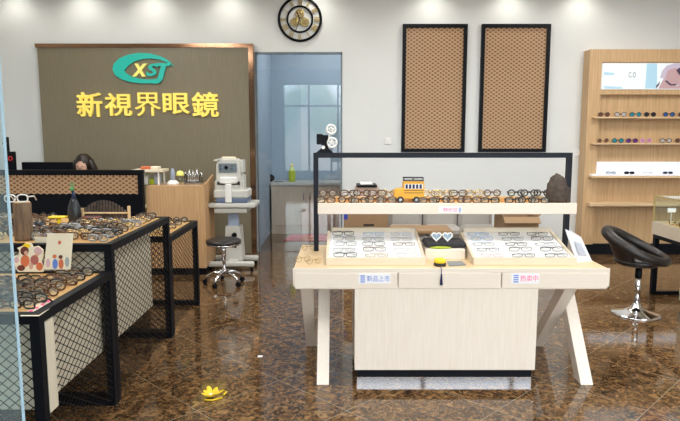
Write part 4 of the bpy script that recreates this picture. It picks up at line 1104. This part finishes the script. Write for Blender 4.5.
t = thing('low_bench', 'low brown wooden bench in front of the grey sofa', 'bench', ((xa + xb) / 2, 6.4, 0))
part('seat', MB().cbox(xa, xb - .5, 6.25, 6.65, .56, .60, .008), M['cardboard'], t)
for x in (xa + .05, xb - .55):
    for y in (6.3, 6.6): part('leg', MB().box(x - .02, x + .02, y - .02, y + .02, 0, .56), M['cardboard'], t)

# ------------------------------------------------------------------ swivel stool on the right
sq = F(636, 314); sx_, sy_ = sq.x, sq.y
t = thing('bar_stool', 'dark padded swivel stool with a low wraparound back and chrome trumpet base', 'stool', (sx_, sy_, 0))
part('base', MB().lathe([(.205, 0), (.208, .008), (.19, .016), (.10, .038), (.05, .062), (.036, .085), (.034, .10)], (sx_, sy_, 0), 40), M['chrome'], t)
part('pole', MB().lathe([(.026, .09), (.026, .30), (.020, .31), (.020, .44)], (sx_, sy_, 0), 20), M['chrome'], t)
part('pole_sleeve', MB().lathe([(.028, .33), (.030, .36), (.028, .44)], (sx_, sy_, 0), 20), M['black'], t)
zs = P(636, 265, sy_).z
part('seat', MB().lathe([(.06, .0), (.16, .008), (.195, .03), (.20, .05), (.18, .072), (.12, .082), (.001, .08)], (sx_ - .01, sy_, zs - .005), 36), M['leather'], t)
# tilted ring back: high at the left rear, low at the right front
A0 = R(150)
def ringp(a, f=1.0):
    rise = .5 + .5 * math.cos(a - A0)
    return Vector((sx_ - .02 + .235 * f * math.cos(a) - .03 * rise, sy_ + .215 * f * math.sin(a), zs + .055 + .235 * rise ** 1.2)), rise
b = MB(); pts = []; rs = []
for k in range(44):
    p, rise = ringp(2 * PI * k / 44); pts.append(p); rs.append(.040 + .010 * rise)
b.tube(pts, rs, 14, closed=True)
part('backrest_ring', b, M['leather'], t)
b = MB(); vs = []; K = 24
for k in range(K + 1):   # padded back between the ring and the seat
    a = A0 - R(85) + R(170) * k / K; p, rise = ringp(a, 1.0); q = Vector((sx_ - .01 + .17 * math.cos(a), sy_ + .17 * math.sin(a), zs + .05))
    n_ = Vector((math.cos(a), math.sin(a), 0)) * .022
    vs += [q - n_, p - n_, q + n_, p + n_]
fs = []
for k in range(K):
    o_ = 4 * k; fs += [(o_, o_ + 4, o_ + 5, o_ + 1), (o_ + 2, o_ + 3, o_ + 7, o_ + 6)]
fs += [(0, 1, 3, 2), (4 * K, 4 * K + 2, 4 * K + 3, 4 * K + 1)]
b.add(vs, fs, True)
part('back_padding', b, M['leather'], t)

# ------------------------------------------------------------------ glass display case, far right
GX, GY = 3.13, 5.95
g0, g1, gt = .745, .62, 1.005
t = thing('glass_case', 'glass topped wooden display case on a black metal frame at the right edge', 'display case', (GX + .35, GY - .8, 0))
x2, y0_ = GX + .72, GY - 1.9
b = MB(); b.box(GX, x2, y0_, GY, g1, g1 + .02); b.box(GX, GX + .02, y0_, GY, g1 + .02, g0); b.box(x2 - .02, x2, y0_, GY, g1 + .02, g0); b.box(GX + .02, x2 - .02, y0_, y0_ + .02, g1 + .02, g0); b.box(GX + .02, x2 - .02, GY - .02, GY, g1 + .02, g0)
part('wooden_base', b, M['trayframe'], t)
part('display_bed', MB().box(GX + .02, x2 - .02, y0_ + .02, GY - .02, g0 - .05, g0 - .02), M['honey'], t)
b = MB(); b.box(GX, GX + .014, y0_, GY, gt - .014, gt); b.box(x2 - .014, x2, y0_, GY, gt - .014, gt); b.box(GX + .014, x2 - .014, y0_, y0_ + .014, gt - .014, gt); b.box(GX + .014, x2 - .014, GY - .014, GY, gt - .014, gt)
for x in (GX, x2 - .014):
    for y in (y0_, GY - .014): b.box(x, x + .014, y, y + .014, g0, gt - .014)
part('glass_frame', b, M['goldmetal'], t)
part('glass', MB().box(GX + .003, GX + .008, y0_ + .014, GY - .014, g0, gt - .014), M['glass_case'], t)
part('glass', MB().box(GX + .014, x2 - .014, GY - .008, GY - .003, g0, gt - .014), M['glass_case'], t)
part('glass', MB().box(GX + .014, x2 - .014, y0_ + .014, GY - .014, gt - .010, gt - .004), M['glass_case'], t)
for x in (GX + .01, x2 - .055):
    for y in (y0_ + .01, GY - .055): part('leg', MB().box(x, x + .045, y, y + .045, 0, g1 - .04), M['black'], t)
b = MB(); b.box(GX + .01, GX + .055, y0_, GY - .01, g1 - .04, g1); b.box(x2 - .055, x2 - .01, y0_, GY - .01, g1 - .04, g1); b.box(GX + .055, x2 - .055, GY - .055, GY - .01, g1 - .04, g1)
b.box(GX + .055, x2 - .055, GY - .055, GY - .01, 0, .035)
part('frame', b, M['black'], t)
part('storage_box', MB().box(GX + .06, x2 - .06, y0_ + .1, GY - .45, .06, g1 - .045), M['cream'], t)
q = P(666, 209, GY - .05)
a = MB().cbox(q.x - .04, q.x + .04, GY - .16, GY - .15, q.z - .02, q.z + .02, .002)
t2 = thing('price_sign', 'small white lit sign inside the glass case at the right edge', 'sign', (q.x, GY - .15, g0 - .02))
part('sign_face', a, M['whitelit'], t2); part('stem', MB().tube([(q.x, GY - .15, g0 - .02), (q.x, GY - .15, q.z - .018)], .004, 6), M['white'], t2)
for k in range(8):
    col = ('gold', 'silver', 'tortoise', 'white')[k % 4]; yk = GY - .15 - .17 * (k // 2)
    put(proto(col, 'wide', True, r=.004), (GX + .14 + .17 * (k % 2), yk, g0 - .02), PI / 2 + .3, '%s spectacles inside the glass case at the right edge' % WORDS[col], '%s spectacles in the glass case' % WORDS[col])

# ------------------------------------------------------------------ sunglasses on the wall cabinet
def sun(px, zz, Y, fc, lens, lab, grp, st='round', yref=117):
    o = put(proto(fc, st, True, lens, .003), (P(px, yref, Y).x, Y, zz), 0, lab, grp, sc=1.22, cat='sunglasses')
    o.name = 'sunglasses'
S1 = ((604, 'brown', 'brown'), (620.5, 'black', 'pale'), (635.5, 'tortoise', 'teal'), (650, 'black', 'dark'), (669, 'tortoise', 'bluet'), (684, 'brown', 'brown'))
S2 = ((603, 'gold', 'brown'), (618, 'black', 'teal'), (632, 'brown', 'purple'), (646, 'pink', 'pinkl'), (666, 'black', 'pale'), (681, 'brown', 'brown'))
LW = {'brown': 'brown', 'pale': 'pale', 'teal': 'teal', 'dark': 'black', 'bluet': 'blue', 'purple': 'purple', 'pinkl': 'pink'}
for i, (px, fc, l_) in enumerate(S1): sun(px, 1.834, WY - .045, fc, l_, 'sunglasses with %s lenses on the upper oak ledge, %s from the left' % (LW[l_], ('first', 'second', 'third', 'fourth', 'fifth', 'sixth')[i]), 'sunglasses on the upper oak ledge', yref=115)
for i, (px, fc, l_) in enumerate(S2): sun(px, 1.496, WY - .045, fc, l_, 'sunglasses with %s lenses on the lower oak ledge, %s from the left' % (LW[l_], ('first', 'second', 'third', 'fourth', 'fifth', 'sixth')[i]), 'sunglasses on the lower oak ledge', yref=140)
for i, (px, fc, lab) in enumerate(((611, 'grey', 'thin grey'), (629.5, 'black', 'thick black'), (648, 'white', 'pale clear'), (668, 'grey', 'dark blue grey'))):
    put(proto(fc, 'slim', True, 'dark' if i in (1, 3) else 'clear', .004), (P(px, 171, WY - .05).x, WY - .05, LITZ), 0, '%s spectacles on the white lit shelf of the oak cabinet' % lab, 'spectacles on the white lit shelf')

# ------------------------------------------------------------------ small things on the floor
q = F(211, 397)
t = thing('yellow_flower', 'bright yellow artificial flower lying on the marble floor', 'flower', (q.x, q.y, 0))
b = MB()
for k in range(7):
    a = 2 * PI * k / 7 + .2; L_ = .052 + .012 * (k % 3)
    st = len(b.v); b.ball((0, 0, 0), L_ / 2, .018, .006, 10, 6)
    b.xf(Matrix.Translation((q.x + L_ * .55 * math.cos(a), q.y + L_ * .55 * math.sin(a), .024)) @ Matrix.Rotation(a, 4, 'Z') @ Matrix.Rotation(R(-32), 4, 'Y'), st)
part('petals', b, M['yel'], t)
part('flower_centre', MB().ball((q.x, q.y, .014), .016, .016, .010), M['cardpaper'], t)
b = MB(); b.tube([(q.x + .03, q.y + .03, .006), (q.x + .06, q.y + .085, .008), (q.x + .085, q.y + .06, .006), (q.x + .075, q.y + .02, .006)], .005, 8); b.tube([(q.x - .03, q.y - .05, .005), (q.x + .02, q.y - .055, .005), (q.x + .075, q.y - .02, .005)], .0045, 8)
part('stem', b, M['yel'], t)
q = F(260.5, 356.5)
single('paper_scrap', MB().cbox(q.x - .02, q.x + .016, q.y - .016, q.y + .016, 0, .004, .001), M['paper'], 'tiny white scrap of paper on the floor left of the desk', 'paper scrap')

# spare prototypes that were never placed
for k, (p, used) in list(PR.items()):
    if not used:
        for ch in list(p.children): bpy.data.objects.remove(ch)
        bpy.data.objects.remove(p)

# ------------------------------------------------------------------ light
def area(name, loc, sx, sy, power, col=(1, 1, 1), rot=(0, 0, 0)):
    l = bpy.data.lights.new(name, 'AREA'); l.shape = 'RECTANGLE'; l.size = sx; l.size_y = sy; l.energy = power; l.color = col
    o = bpy.data.objects.new(name, l); COL.objects.link(o); o.location = loc; o.rotation_euler = rot; return o
for x, y in ((-2.6, 1.0), (-2.6, 3.6), (-2.6, 6.0), (.7, 1.2), (.7, 3.6), (.7, 6.0), (3.6, 1.2), (3.6, 3.6), (3.6, 6.2)):
    area('ceiling_fill', (x, y, ZC - .02), .9, .9, 38, (1, .98, .95))  # unseen area lights added under the ceiling as soft overall fill
area('back_room_fill', (0, 9.1, ZC - .02), .6, .6, 24, (1, .98, .94))  # unseen light added to brighten the room behind the glass
def spot(x, y, power, col=(1, .95, .84), size=75, tilt=0.0):
    l = bpy.data.lights.new('downlight', 'SPOT'); l.energy = power; l.spot_size = R(size); l.spot_blend = .9; l.color = col; l.shadow_soft_size = .04
    o = bpy.data.objects.new('downlight', l); COL.objects.link(o); o.location = (x, y, ZC - .02); o.rotation_euler = (tilt, 0, 0)
for px in (-.30, 1.20, 2.22, 3.15, -1.45, -2.45, -3.35, -4.25):
    spot(px, 7.86, 10, size=135, tilt=R(8))
# daylight outside the shop front
w = bpy.data.worlds.new('daylight'); scn.world = w; w.use_nodes = True
nt = w.node_tree; L = nt.links.new; bg = nt.nodes['Background']; N = nt.nodes.new
tc = N('ShaderNodeTexCoord'); sp = N('ShaderNodeSeparateXYZ'); L(tc.outputs['Generated'], sp.inputs[0])
nz = N('ShaderNodeTexNoise'); nz.inputs['Scale'].default_value = 7; nz.inputs['Detail'].default_value = 6; L(tc.outputs['Generated'], nz.inputs['Vector'])
ad = N('ShaderNodeMath'); ad.operation = 'MULTIPLY_ADD'; L(nz.outputs['Fac'], ad.inputs[0]); ad.inputs[1].default_value = -.35; L(sp.outputs[2], ad.inputs[2])
cr = N('ShaderNodeValToRGB'); e = cr.color_ramp.elements
e[0].position = 0; e[0].color = (.16, .15, .13, 1)
e[1].position = 1; e[1].color = (.75, .88, 1, 1)
mr = N('ShaderNodeMapRange'); mr.inputs[1].default_value = -.5; mr.inputs[2].default_value = .5; L(ad.outputs[0], mr.inputs[0])
for pos, c in ((.30, (.42, .42, .42, 1)), (.325, (.20, .30, .26, 1)), (.37, (.28, .36, .30, 1)), (.40, (.85, .95, 1, 1)), (.5, (.95, .98, 1, 1))):
    k = e.new(pos); k.color = c
L(mr.outputs[0], cr.inputs[0]); L(cr.outputs[0], bg.inputs[0]); bg.inputs[1].default_value = 6.0

vs_ = scn.view_settings
vs_.view_transform = 'Standard'; vs_.look = 'None'; vs_.gamma = 1; vs_.use_curve_mapping = False; vs_.exposure = 0.28
scn.cycles.use_denoising = True
scn.cycles.max_bounces = 8; scn.cycles.transparent_max_bounces = 24
scn.cycles.sample_clamp_indirect = 6
scn.cycles.caustics_reflective = False; scn.cycles.caustics_refractive = False
